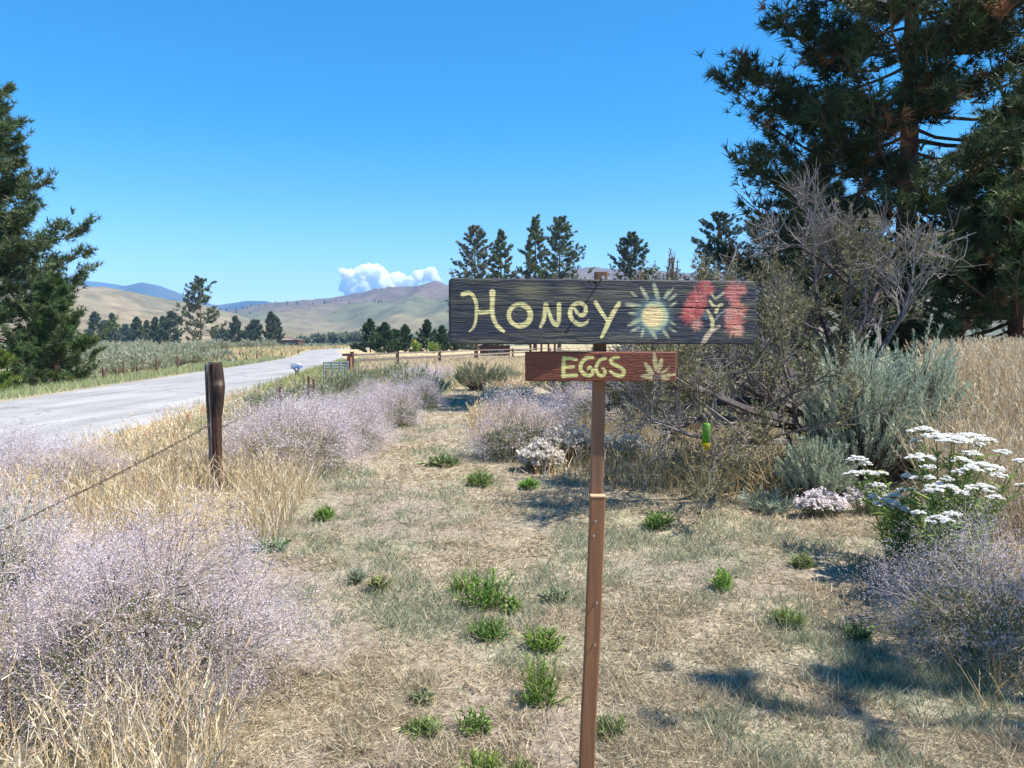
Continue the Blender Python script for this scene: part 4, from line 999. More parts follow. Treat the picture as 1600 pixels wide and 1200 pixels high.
def board_mesh(name, X0, X1, Y0, Y1, nx_, ny_, thick, paintf, mat, corner=3.0, edge_wob=.5, seed=0, side_c=(.03, .03, .035)):
    """a plank whose face is a fine grid: X, Y in photo pixels, relief in metres; local x right, z up, face towards -y"""
    cxp, cyp = (X0 + X1) / 2, (Y0 + Y1) / 2
    u = np.linspace(0, 1, nx_); v = np.linspace(0, 1, ny_)
    U, V = np.meshgrid(u, v)
    Xg = X0 + (X1 - X0) * U; Yg = Y0 + (Y1 - Y0) * V
    c, relief = paintf(Xg, Yg)
    # uneven sawn edges and rounded corners
    wob_t = (fbm(Xg * .05, Xg * 0 + seed, seed, 4) - .5) * 2 * edge_wob; wob_b = (fbm(Xg * .06, Xg * 0 + seed + 5, seed, 4) - .5) * 2.6 * edge_wob
    Yd = Yg + wob_t * (1 - V) + wob_b * V
    hx, hy = (X1 - X0) / 2, (Y1 - Y0) / 2
    ax, ay = np.abs(Xg - cxp), np.abs(Yg - cyp)
    cornerf = np.clip((ax - (hx - corner)) / corner, 0, 1) * np.clip((ay - (hy - corner)) / corner, 0, 1)
    Xd = Xg - np.sign(Xg - cxp) * cornerf * corner * .45; Yd = Yd - np.sign(Yg - cyp) * cornerf * corner * .45
    edge = np.minimum(hx - ax, hy - ay); roundv = -.0035 * (1 - sstep(0, 1.6, edge))
    P = np.stack([(Xd - cxp) * PXM, -(relief + roundv), -(Yd - cyp) * PXM], -1)
    a = Acc(); n = nx_
    i = np.arange(ny_ - 1)[:, None] * n; j = np.arange(n - 1)[None]
    q = np.stack([i + j, i + n + j, i + n + j + 1, i + j + 1], -1).reshape(-1, 4)
    a.add(P.reshape(-1, 3), np.concatenate([q[:, [0, 1, 2]], q[:, [0, 2, 3]]]), c.reshape(-1, 3))
    # sides and back
    rim = np.concatenate([np.arange(n), np.arange(1, ny_) * n + n - 1, (ny_ - 1) * n + np.arange(n - 2, -1, -1), np.arange(ny_ - 2, 0, -1) * n])
    F = P.reshape(-1, 3)[rim]; B = F.copy(); B[:, 1] = thick; m = len(rim)
    k = np.arange(m); k2 = (k + 1) % m
    t = np.concatenate([np.stack([k, k2, k2 + m], -1), np.stack([k, k2 + m, k + m], -1)])
    a.add(np.concatenate([F, B]), t, np.asarray(side_c, float))
    a.add(np.concatenate([B, B.mean(0)[None]]), np.stack([k, k2, np.full(m, m)], -1), np.asarray(side_c, float))
    return a.mesh(name, mat, False), at(cxp, cyp, SD)

rp = np.random.default_rng(5)
def honey(X, Y):
    x, y = X - 700, Y - 430
    g = fbm(X * .035, Y * .55, 11, 5); g2 = fbm(X * .012, Y * .09, 13, 3); g3 = fbm(X * .10, Y * 1.6, 15, 3)
    base = mix(np.broadcast_to(A_((.020, .025, .036)), X.shape + (3,)), A_((.052, .056, .058)), sstep(.38, .66, g) * .7)
    base = mix(base, A_((.15, .145, .09)), sstep(.52, .72, g2) * sstep(.3, .6, g) * .5)
    base = mix(base, A_((.014, .020, .044)), sstep(.52, .36, g2) * .6)
    P = Paint(X, Y, base)
    # cloudy sponged light behind the letters
    P.blob(700 + 125, 430 + 24, 22, (.21, .20, .11), .8, .55, ry=9); P.blob(840 + 48, 420 + 33, 16, (.19, .18, .10), .8, .45, ry=7); P.blob(960, 462, 30, (.12, .115, .09), .9, .5, ry=16); P.blob(1000, 522, 40, (.06, .075, .10), .9, .5, ry=10)
    CRM = (.66, .60, .27); S = lambda pts, w, **k: P.stroke([(700 + a, 430 + b) for a, b in pts], w, CRM, **k)
    T = lambda pts, w, **k: P.stroke([(840 + a, 420 + b) for a, b in pts], w, CRM, **k)
    S([(23, 32), (32, 29.5), (38, 32.5), (42, 40), (44, 50), (43.6, 60), (42.5, 72), (39, 82), (33, 88)], [6.5, 6, 5.6, 5.2, 5, 4.4, 4, 3.4, 1.6], dry=.35)
    S([(68, 28), (68, 40), (67.5, 54), (69, 66), (73, 76), (79, 83), (85, 87.5)], [9.2, 7.2, 6.8, 6.4, 6.2, 6, 4.4], dry=.32)
    S([(44, 57.5), (54, 59.5), (66, 57.5)], [6, 6.4, 6.4], dry=.32)
    an = np.linspace(0, 2 * math.pi, 17); S([(109.5 + 16.6 * math.cos(a), 63 + 16.4 * math.sin(a)) for a in an], [8.2 if math.cos(a) > 0 else 6.4 for a in an], dry=.35)
    T([(9.4, 57), (8.2, 67), (6.4, 80), (1.5, 90.5)], [7.4, 6, 5.8, 4.5], dry=.32); T([(10, 57), (14, 67), (18, 78), (22.5, 86), (27, 88.5)], [6.5, 5, 5.6, 6.6, 5.6], dry=.32); T([(30, 56.5), (30, 72), (29, 84), (26.5, 88)], [7, 6.4, 6.2, 6], dry=.32)
    T([(76, 78.6), (72, 84.6), (63.5, 87), (55, 83.5), (48.8, 76.5), (47, 68.7), (49.5, 61), (55.5, 55.5), (63.5, 54), (70.5, 59), (71.3, 67), (67.5, 72.5), (61.5, 71.8), (56.8, 66.8), (54.6, 63)], [1.2, 4.6, 6.2, 6.6, 6.8, 6.8, 6.4, 6.2, 6.2, 6.2, 6, 5.8, 5.4, 4.8, 3.4], dry=.32)
    T([(87, 53), (95.8, 67), (105.5, 81)], [6.2, 6.2, 5], dry=.32); T([(123.6, 54), (115.8, 67), (108.4, 81), (102, 95.8), (96, 107.5)], [6, 7, 7.2, 6.4, 3.6], dry=.2)
    # sun
    Z = lambda a, b: (970 + a / 7.273, 430 + b / 7.273)
    P.blob(1017.5, 494, 27, (.13, .23, .24), .45, .8); 
    for (a, b, c, d, w) in [(280, 262, 205, 140, 6.5), (405, 260, 355, 105, 8), (480, 250, 530, 170, 5), (500, 250, 580, 140, 3), (530, 280, 615, 215, 5), (545, 350, 620, 300, 4), (190, 355, 40, 330, 8), (205, 500, 65, 570, 7), (185, 595, 90, 640, 4.5), (238, 610, 218, 690, 5), (320, 620, 385, 710, 7), (470, 630, 530, 700, 5.5), (540, 600, 615, 640, 3), (150, 240, 90, 190, 4), (540, 520, 610, 560, 3), (150, 440, 70, 430, 4)]:
        P.stroke([Z(a, b), Z((a + c) / 2, (b + d) / 2), Z(c, d)], [w * .8, w, w * .6], (.42, .46, .31), soft=1.4, alpha=.72, dry=.45)
        P.stroke([Z(a * .65 + c * .35, b * .65 + d * .35), Z(a * .3 + c * .7, b * .3 + d * .7)], w * .45, (.58, .56, .33), soft=1.2, alpha=.55, dry=.4)
    P.blob(1020.5, 494.5, 21.5, (.36, .43, .28), .12, .95, ry=22.5); P.blob(1021, 492, 19.5, (.50, .52, .28), .25, .6); P.blob(1017.3, 494, 16.6, (.72, .55, .27), .07, 1.0); P.blob(1021, 491, 10, (.74, .60, .32), .5, .5)
    # tree of flowers
    for (a, b, rad, dk, lt) in [(955, 130, 16, (.36, .06, .065), (.50, .17, .15)), (1010, 170, 9, (.38, .07, .07), (.48, .15, .14)), (862, 270, 20, (.38, .06, .065), (.52, .20, .18)), (770, 350, 13, (.40, .08, .08), (.52, .24, .2)), (795, 438, 20, (.42, .05, .055), (.54, .22, .19)), (900, 400, 11, (.38, .07, .07), (.50, .2, .18)), (860, 560, 12, (.44, .2, .16), (.58, .34, .27)), (930, 320, 9, (.38, .07, .07), (.50, .2, .18)), (1285, 182, 20, (.40, .11, .10), (.54, .27, .23)), (1390, 150, 11, (.40, .12, .11), (.5, .22, .2)), (1310, 290, 12, (.42, .12, .11), (.54, .25, .22)), (1350, 402, 19, (.48, .15, .11), (.62, .38, .28)), (1250, 400, 10, (.46, .2, .16), (.58, .34, .27)), (1302, 558, 20, (.48, .13, .10), (.63, .38, .27)), (1240, 480, 9, (.44, .19, .16), (.55, .32, .26)), (1350, 630, 12, (.52, .25, .18), (.63, .4, .29))]:
        q = Z(a, b); P.blob(q[0], q[1], rad * .62, dk, .6, .85)
        np_ = 15
        for kq in range(np_):
            w0 = kq * 2 * math.pi / np_ + a + rp.normal(0, .12); L_ = rad * rp.uniform(.7, 1.2); f = rp.random()
            P.stroke([(q[0] + 2.4 * math.cos(w0), q[1] + 2.4 * math.sin(w0)), (q[0] + L_ * .6 * math.cos(w0), q[1] + L_ * .6 * math.sin(w0)), (q[0] + L_ * math.cos(w0), q[1] + L_ * math.sin(w0))], [1.4, rad * .16, rad * .05], A_(dk) * (1 - f) + A_(lt) * f, soft=1.0, alpha=.66, dry=.35)
    for (a, b) in [(955, 118), (865, 270), (795, 438), (1288, 182), (1350, 402), (1302, 558)]:
        q = Z(a, b); P.blob(q[0], q[1], 3.0, (.66, .30, .20), .25, .85); P.blob(q[0] + .2, q[1] - .2, 1.7, (.035, .02, .02), .3, .95)
    for pts, w, cl in [([(938, 772), (985, 690), (1045, 625), (1130, 575)], [7.5, 8.5, 7, 4.5], (.52, .42, .30)), ([(1040, 610), (1045, 520), (1020, 460), (985, 395)], [6, 6.4, 5.6, 4], (.60, .54, .27)), ([(1030, 200), (1055, 240), (1085, 255), (1170, 195)], [3, 3.5, 3.5, 3.5], (.46, .44, .28)), ([(1012, 285), (1045, 335), (1075, 345)], [3.4, 4.4, 4], (.60, .54, .27)), ([(1160, 325), (1120, 340), (1085, 415)], [3.5, 4.5, 5.6], (.60, .54, .27)), ([(1185, 400), (1120, 450), (1080, 500)], [3, 3.6, 3], (.22, .22, .22))]:
        P.stroke([Z(*p) for p in pts], w, cl, soft=.9, alpha=.92, dry=.3)
    P.blob(*Z(965, 455), 5, (.10, .17, .20), .5, .7)
    # wear: grain lets the dark show through, cracks run with the grain
    worn = sstep(.60, .74, g3) * .35
    P.lay(worn, (.035, .036, .042))
    relief = (g - .5) * .0016 + (g3 - .5) * .0011
    for (x0, x1, yy, amp, st) in [(703, 860, 478, 1.6, .8), (840, 905, 479.5, .6, 1.2), (945, 1010, 482, 1.6, .9), (970, 1184, 481, 1.3, 1.3), (1060, 1110, 480.5, .8, 1.6), (703, 740, 505, .4, .8), (703, 790, 449, 1.0, .7), (740, 800, 507, 1, .4), (960, 1040, 467, 1.4, .7), (1085, 1184, 492, 1, .55), (1080, 1150, 512, 2.0, .9), (1120, 1184, 516, .6, .7), (920, 1000, 495, 1.2, .5), (1040, 1184, 467, .8, .45), (860, 960, 507, .6, .5), (703, 780, 526, .8, .4), (800, 900, 519, .9, .35), (1090, 1184, 453, .8, .45), (885, 990, 454, 1.2, .5), (980, 1060, 532, .6, .6)] + [(a, a + rp.uniform(25, 90), b, rp.uniform(.3, 1.2), rp.uniform(.2, .55)) for a, b in zip(rp.uniform(703, 1140, 34), rp.uniform(440, 534, 34))]:
        yc = yy + (fbm(X * .035 + yy, X * 0 + yy, 19, 4) - .5) * 2 * amp * 2
        wd = .55 * st ** .5 * (.6 + .8 * fbm(X * .2, X * 0 + yy, 23, 2))
        f = np.exp(-((Y - yc) / wd) ** 2) * sstep(x0 - 4, x0 + 8, X) * sstep(x1 + 4, x1 - 8, X)
        P.lay(np.clip(f * st, 0, .92), (.012, .011, .012)); relief = relief - .0016 * f * st
    for (kx, ky, kr) in [(803, 489.5, 1.6), (925, 443, 3), (915, 442, 2.2)]:
        d = np.hypot(X - kx, (Y - ky)); P.lay(sstep(kr + .8, kr - .6, d) * .9, (.012, .01, .01)); relief = relief - .002 * sstep(kr + 1, 0, d)
    rg = np.abs(np.sin(np.hypot((X - 803) * 1.0, (Y - 490)) * 1.6)) * sstep(13, 10, np.hypot(X - 810, Y - 493)); P.lay(rg * .25, (.10, .10, .095))
    edge = np.minimum.reduce([X - 703, 1185 - X, Y - 437, 537 - Y]); P.lay(sstep(3.5, 0, edge + (g3 - .5) * 4) * .6, (.02, .022, .03))
    return P.c, relief
def eggs(X, Y):
    Z = lambda a, b: (815 + a / 6.4, 540 + b / 6.4)
    ring = fbm(X * .02, Y * .35, 61, 3); lines = .5 + .5 * np.sin((Y * 2.3 + ring * 22 + (X - 815) * .012))
    g = fbm(X * .06, Y * 1.0, 63, 4)
    base = mix(np.broadcast_to(A_((.125, .036, .02)), X.shape + (3,)), A_((.20, .066, .036)), g)
    base = mix(base, A_((.08, .024, .014)), sstep(.6, .95, lines) * (.25 + .45 * sstep(950, 1040, X)))
    P = Paint(X, Y, base); C = (.64, .60, .22)
    S = lambda pts, w, **k: P.stroke([Z(*p) for p in pts], np.asarray(w) / 6.4, C, dry=.3, **k)
    S([(424, 125), (418, 210), (420, 305)], [40, 38, 40]); S([(420, 130), (480, 128), (545, 140)], [34, 32, 30]); S([(430, 216), (520, 212)], [30, 30]); S([(415, 302), (480, 298), (545, 295)], [40, 38, 40])
    S([(712, 118), (650, 125), (600, 175), (590, 230), (620, 280), (675, 298), (708, 280), (705, 240), (680, 216), (660, 240)], [28, 36, 38, 38, 40, 40, 36, 32, 30, 16])
    S([(842, 128), (790, 140), (755, 185), (745, 235), (770, 285), (805, 300), (835, 275), (825, 235), (806, 228)], [26, 32, 34, 34, 36, 36, 32, 28, 18])
    S([(968, 120), (920, 125), (892, 145), (905, 178), (960, 205), (1010, 235), (1024, 270), (995, 302), (935, 290), (888, 258)], [26, 34, 34, 34, 36, 36, 38, 40, 34, 26])
    for (a, b, w) in [(1235, 180, 44), (1326, 85, 46), (1400, 140, 50), (1480, 215, 26), (1530, 285, 44), (1205, 305, 50), (1250, 250, 26), (1470, 335, 34), (1280, 345, 24)]:
        ax, ay = 1352 + (a - 1352) * .3, 318 + (b - 318) * .3
        P.stroke([Z(ax, ay), Z((ax + a) / 2, (ay + b) / 2), Z(a, b)], A_([.5, 1, .55]) * w / 6.4, (.60, .52, .26), soft=1.3, alpha=.8, dry=.55)
    c0 = Z(1352, 318); P.blob(*c0, 6.6, (.10, .045, .03), .2, .95); P.blob(c0[0] + .4, c0[1] + .2, 4.2, (.22, .17, .16), .5, .8); P.blob(c0[0], c0[1], 2.0, (.05, .03, .03), .6, .7)
    P.blob(*Z(1125, 215), 1.6, (.10, .03, .02), .5, .8)
    relief = (g - .5) * .0010 - .0006 * sstep(.5, 1, lines)
    return P.c, relief

sroot = empty('roadside_sign', (gx(917, SD + .05), SD + .05, 0), 'hand painted Honey and Eggs boards on a slim leaning stake', 'sign')
def to_sign(o, loc, rz=0.0):
    o.parent = sroot; o.location = tuple(A_(loc) - A_(sroot.location)); o.rotation_euler = (0, 0, rz); return o
me, c0 = board_mesh('sign_board', 703, 1185, 437, 537.5, 480, 104, .038, honey, M['paint'], 4.0, .55, 3)
hb = to_sign(link('sign_board', me), c0 + A_((3.6 * PXM, 0, 0)), math.radians(7)); hb.scale = (1.013, 1, 1); hb['label'] = 'long black board lettered Honey in cream paint with a sun and red flowers'
me, c1 = board_mesh('sign_board', 820.5, 1057, 549.5, 595.5, 250, 50, .036, eggs, M['cedar'], .8, .25, 8, (.24, .09, .05))
eb = to_sign(link('sign_board', me), c1, 0.0); eb['label'] = 'smaller red brown board lettered EGGS in cream paint'
# upper post and the lower stake screwed to its face
def stick(name, p0, p1, w, d, c, lab=None):
    """squared stick with softened corners from p0 to p1 (parts of the sign)"""
    a = Acc(); p0, p1 = A_(p0, float), A_(p1, float); b = .003
    oct_ = [(-w / 2 + b, -d / 2), (w / 2 - b, -d / 2), (w / 2, -d / 2 + b), (w / 2, d / 2 - b), (w / 2 - b, d / 2), (-w / 2 + b, d / 2), (-w / 2, d / 2 - b), (-w / 2, -d / 2 + b)]
    n = 30; s = np.linspace(0, 1, n)
    wobx = (fbm(s * 3, s * 0 + w * 99, 5, 3) - .5) * .004
    v = np.stack([np.stack([p0[0] + (p1[0] - p0[0]) * s + wobx + x, p0[1] + (p1[1] - p0[1]) * s + y, p0[2] + (p1[2] - p0[2]) * s], -1) for x, y in oct_], 1).reshape(-1, 3)
    i = np.arange(n - 1)[:, None] * 8; j = np.arange(8)[None]; k = (j + 1) % 8
    q = np.stack([i + j, i + k, i + k + 8, i + j + 8], -1).reshape(-1, 4)
    t = np.concatenate([q[:, [0, 1, 2]], q[:, [0, 2, 3]], [((n - 1) * 8, (n - 1) * 8 + x, (n - 1) * 8 + x + 1) for x in range(1, 7)]])
    a.add(v - A_(sroot.location), t, A_(c))
    o = a.build(name, M['stake'], sroot); 
    if lab: o['label'] = lab
    return o
yp = SD + .038 + .0195
stick('post', at(926.5, 1020, yp), at(939.5, 425.5, yp), .0375, .037, (.18, .095, .058))
ys_ = yp - .0375
stake = stick('stake', (gx(916, ys_), ys_, -.02), at(934, 775, ys_), .0445, .036, (.22, .105, .05), 'wider lower stake with a pale sawn top')
# pale sawn end on the stake, screws and nails
a = Acc(); pt = at(934, 775, ys_); box(a, pt + A_((0, -.001, .0015)) - A_(sroot.location), (.044, .037, .003), (.52, .33, .2)); a.build('sawn_end', M['stake'], stake)
def screw(p, L, r=.004, d=(0, -1, 0), mat='zinc', c=(.5, .5, .5), hole=True):
    a = Acc(); d = norm(A_(d, float)); p = A_(p, float) - A_(sroot.location)
    tube(a, [p, p + d * L], .0022, 8, A_(c)); tube(a, [p + d * (L - .0015), p + d * (L - .0006), p + d * (L + .0014)], [.0022, r, r * .92], 12, A_(c))
    b = p + d * (L + .0014)
    tube(a, [b, b + d * .0001, b - d * .0012], [r * .92, r * .45, r * .3], 12, A_(c), True)
    return a.build('screw', M[mat], sroot)
screw(at(940, 435.2, SD) + A_((0, .036, .0)), .036 + .040, .0052)
screw(at(937.5, 556.5, SD), .022, .004, mat='rust', c=(.03, .025, .025))
yf = ys_ - .018
for px, py in [(929, 813), (926, 836), (930.5, 940), (928, 1005)]:
    screw(at(px, py, yf + .003), .016, .0034, d=(.12, -1, .1), mat='zinc')
screw(at(947.5, 640, yp), .008, .004, d=(1, 0, 0), mat='rust', c=(.03, .02, .02))

# ------------------------------------------------------------------ fences, wire, mailbox
def old_post():
    y = 7.9; o = A_(gpos(334, y)); root = empty('fence_post', o, 'thick weathered split fence post, dark brown with grey streaks, in the dry grass', 'fence post')
    a = Acc(); nz_, ns = 60, 40
    top = at(334, 567, y)[2] - o[2]
    zz = np.linspace(-.1, top, nz_); th_ = np.arange(ns) / ns * 2 * math.pi
    Zg, Tg = np.meshgrid(zz, th_, indexing='ij'); f = Zg / top
    Pxl = lambda py: at(0, py, y)[2] - o[2]
    rx = np.interp(zz, [0, Pxl(700), Pxl(650), Pxl(625), Pxl(605), Pxl(580), top], [.066, .064, .068, .088, .094, .086, .078])[:, None]
    cx_ = np.interp(zz, [0, Pxl(650), Pxl(605), top], [.0, .0, .012, -.004])[:, None]
    rdg = (fbm(Tg * 4.2 / 1.0, Zg * 1.3, 3, 4) - .5) * .028 + (fbm(Tg * 13, Zg * 3, 9, 2) - .5) * .012
    split = np.exp(-((np.angle(np.exp(1j * (Tg - 4.55)))) / .09) ** 2) * .032 + np.exp(-((np.angle(np.exp(1j * (Tg - 4.15)))) / .05) ** 2) * .014 + np.exp(-((np.angle(np.exp(1j * (Tg - 5.1)))) / .05) ** 2) * .012 * sstep(.8, .3, f)
    knot = np.exp(-((Tg - 5.35) / .5) ** 2 - ((Zg - Pxl(612)) / .07) ** 2) * .02
    sq = 1 / np.maximum(np.abs(np.cos(Tg)) ** 4 + np.abs(np.sin(Tg)) ** 4, .4) ** .25
    Rr = np.clip(rx * sq * .95 + rdg - split + knot, .02, .2)
    V = np.stack([cx_ + Rr * np.cos(Tg), Rr * .9 * np.sin(Tg), Zg + (f > .985) * (fbm(np.cos(Tg) * 3, np.sin(Tg) * 3, 4, 3) - .5) * .03], -1)
    left = sstep(4.62, 4.45, Tg) * sstep(2.6, 3.0, Tg)
    n_ = fbm(Tg * 9, Zg * 2.2, 12, 4)
    c = mix(np.broadcast_to(A_((.036, .023, .019)), Tg.shape + (3,)), A_((.10, .042, .024)), sstep(.75, .35, f) * n_)
    c = mix(c, A_((.21, .19, .175)), left * sstep(.35, .6, n_) * .85); c = mix(c, A_((.24, .18, .14)), np.exp(-((Tg - 5.5) / .45) ** 2 - ((Zg - Pxl(598)) / .02) ** 2) * .9)
    i = np.arange(nz_ - 1)[:, None] * ns; j = np.arange(ns)[None]; k = (j + 1) % ns
    q = np.stack([i + j, i + k, i + k + ns, i + j + ns], -1).reshape(-1, 4); t = np.concatenate([q[:, [0, 1, 2]], q[:, [0, 2, 3]]])
    vv = np.concatenate([V.reshape(-1, 3), [[0, 0, top - .012]]]); e = (nz_ - 1) * ns
    t = np.concatenate([t, [(e + x, e + (x + 1) % ns, len(vv) - 1) for x in range(ns)]])
    a.add(vv, t, np.concatenate([c.reshape(-1, 3), [[.07, .05, .04]]]))
    a.build('timber', M['oldwood'], root, True)
    b = Acc(); p = A_((-.075, -.085, Pxl(662)))
    for s in (-1, 1): tube(b, [p + A_((s * .008, .02, .0)), p + A_((s * .008, -.006, 0))], .002, 5, A_((.10, .06, .04)))
    tube(b, [p + A_((-.008, -.006, 0)), p + A_((.008, -.006, 0))], .002, 5, A_((.10, .06, .04))); b.build('staple', M['rust'], root)
old_post()
def wire(label, pts, r, barbs, sag=.0, name='barbed_wire'):
    a = Acc(); P0 = A_(pts[0]); pts = A_(pts) - P0
    q = []
    for p0, p1 in zip(pts[:-1], pts[1:]):
        s = np.linspace(0, 1, 40, endpoint=False)[:, None]; q.append(p0 * (1 - s) + p1 * s - A_((0, 0, sag)) * 4 * s * (1 - s))
    q = np.concatenate(q + [pts[-1][None]])
    q = q + np.stack([fbm(np.arange(len(q)) * .5, np.zeros(len(q)), 3, 2) - .5] * 3, -1) * .008
    root = empty(name, P0, label, 'wire')
    tube(a, q, r, 5, A_((.07, .05, .04)))
    strand = a.build('strand', M['rust'], root)
    b = Acc(); L = np.concatenate([[0], np.cumsum(np.linalg.norm(np.diff(q, axis=0), axis=1))])
    for d in np.arange(.06, L[-1], barbs):
        p = A_([np.interp(d, L, q[:, k]) for k in range(3)])
        for m in range(2):
            v = norm(R.normal(0, 1, 3)) * .018; tube(b, [p - v, p + v], r * .7, 4, A_((.10, .07, .05)))
    tag(b.build('barb', M['rust'], strand), kind='stuff')
pw = at(331, 662, 7.8); fp = lambda y, z: (float(fence_x(y)), y, z)
wire('sagging rusty barbed wire running from the old fence post through the lilac shrub', [fp(1.6, .62), tuple(pw)], .0045, .13, .035)
wire('rusty barbed wire stretched between the old post and the thin steel posts', [(pw[0] + .04, 7.82, .62), fp(12.3, .62), fp(16.05, .60), fp(20.2, .6)], .0035, .14, .02)
def tpost(px, top, y, label, lean=0.0):
    p = A_(gpos(px, y)); h = at(px, top, y)[2] - p[2]
    root = empty('steel_post', p, label, 'fence post'); a = Acc()
    d = A_((lean, 0, 0))
    beam(a, A_((0, 0, -.1)), A_((0, 0, h)) + d, .045, .008, (.17, .06, .035)); beam(a, A_((0, .022, -.1)), A_((0, .022, h - .002)) + d, .008, .04, (.15, .05, .03))
    shaft = a.build('shaft', M['rust'], root)
    b = Acc()
    for z in np.arange(.2, h - .02, .055): box(b, A_((lean * z / h, -.008, z)), (.014, .010, .014), (.15, .05, .03))
    tag(b.build('stud', M['rust'], shaft), kind='stuff')
tpost(437, 604, 12.3, 'short rusty steel post rising from the broad lilac shrub'); tpost(480, 588, 16.05, 'taller rusty steel post with a wire tied to it', .02); tpost(489.5, 592, 17.15, 'thin dark steel post behind the taller rusty one')
def wood_post(px, base_y, top, w, label, group=None, c=(.16, .12, .09), name='fence_post', lean=0.0):
    p = A_(gpos(px, base_y)); h = at(px, top, base_y)[2] - p[2]
    a = Acc(); n = 7; zs = np.linspace(-.1, h, n)
    tube(a, np.stack([lean * zs / h + R.normal(0, .012 * w, n), R.normal(0, .012 * w, n), zs], -1), w / 2 * R.uniform(.92, 1.08, n), 9, A_(c) * R.uniform(.8, 1.15, (n, 1)), True)
    o = a.build(name, M['oldwood'], None, True); o.location = tuple(p); tag(o, label, 'fence post', group)
    return o
wood_post(512, 20.3, 579, .17, 'grey wooden post in front of the blue grey gate')
for px, y, top, w in [(139, 33, 587, .11), (162, 33.5, 574, .16), (182, 36, 575, .12), (193, 44, 564, .12), (215, 37.5, 571, .15), (245, 45, 560, .14), (278, 52, 555, .16), (402, 62, 552, .14), (440, 75, 551, .16), (466, 100, 546, .2)]:
    wood_post(px, y, top, w, 'dark wooden fence post in the green verge across the road', 'fence posts across the road', (.13, .085, .065))
def gate():
    y = 27.0; x0, x1 = gx(506, y), gx(542, y); zt = at(0, 566.5, y)[2]; zb = at(0, 580.5, y)[2]
    root = empty('farm_gate', (x0, y, 0), 'small blue grey tubular metal gate beside the grey wooden post', 'gate'); c = A_((.16, .22, .27))
    W = x1 - x0
    for z in (zt, zt - .085, (zt + zb) / 2 - .03, zb, zb - .16, .14):
        a = Acc(); tube(a, [(0, 0, z), (W, .15, z)], .024, 8, c * (1.4 if z == zt - .085 else 1)); a.build('rail', M['steel'], root)
    for u in (0, .34, .68, 1):
        a = Acc(); tube(a, [(W * u, .15 * u - .012, .1), (W * u, .15 * u - .012, zt + .02)], .026, 8, c); a.build('upright', M['steel'], root)
gate()
def rail_fence():
    # posts set from the gate to the far field; base row read from the photograph
    base = [(551, 583), (620.5, 577), (687, 571.5), (743, 566), (801, 562), (860, 559), (925, 556.5), (1000, 554)]
    pts = [A_((gx(px, gy(py)), gy(py), 0)) for px, py in base]
    root = empty('rail_fence', pts[0], 'long brown three rail wooden fence across the golden field', 'fence')
    for k, p in enumerate(pts):
        h = 1.0 if k else 1.05
        a = Acc(); beam(a, p - pts[0] - A_((0, 0, .1)), p - pts[0] + A_((R.normal(0, .02), 0, h)), .17, .16, A_((.10, .065, .05)) * R.uniform(.8, 1.2)); a.build('post', M['oldwood'], root)
    for k, (p, q) in enumerate(zip(pts[:-1], pts[1:])):
        for z in (.90, .60, .25):
            a = Acc(); e = A_((0, -.10, 0))
            beam(a, p - pts[0] + e + A_((0, 0, z + R.normal(0, .012))), q - pts[0] + e + A_((0, 0, z + R.normal(0, .012))), .045, .13 if z < .8 else .09, A_((.17, .145, .12)) * R.uniform(.75, 1.25)); a.build('rail', M['oldwood'], root)
rail_fence()
for px, y, top, w, lab in [(745, 60, 520, .24, 'tall dark red post standing above the rail fence'), (829, 72, 522, .24, 'tall dark red post at the corral'), (846, 72, 524, .2, 'tall dark red post at the corral'), (857, 72, 524, .2, 'tall dark red post at the corral'), (867, 72, 524, .2, 'tall dark red post at the corral')]:
    wood_post(px, y, top, w, lab, 'corral posts' if px > 800 else None, (.13, .05, .035), 'corral_post')
def gate_frame():
    y = 37.0; o = A_(gpos(549, y)); root = empty('gateway_post', o, 'heavy red brown gateway post with a short cross beam and a leaning pale board', 'post')
    P = lambda px, py: at(px, py, y) - o
    a = Acc(); beam(a, P(547, 584), P(547, 556), .24, .2, (.14, .055, .04)); a.build('upright', M['oldwood'], root)
    a = Acc(); beam(a, P(540, 583), P(540, 565), .26, .2, (.12, .045, .035)); a.build('upright', M['oldwood'], root)
    a = Acc(); beam(a, P(535, 554.5), P(552, 554), .1, .12, (.12, .06, .045)); a.build('cross_beam', M['oldwood'], root)
    a = Acc(); beam(a, P(551, 554.5), P(559, 554.5), .06, .14, (.42, .27, .19)); a.build('board', M['oldwood'], root)
    a = Acc(); beam(a, P(541, 583) - A_((0, .2, 0)), P(546, 564) - A_((0, .2, 0)), .06, .06, (.58, .47, .44)); a.build('board', M['oldwood'], root)
    a = Acc(); beam(a, P(549.5, 583) - A_((0, .2, 0)), P(550, 558) - A_((0, .2, 0)), .05, .08, (.42, .24, .16)); a.build('board', M['oldwood'], root)
gate_frame()
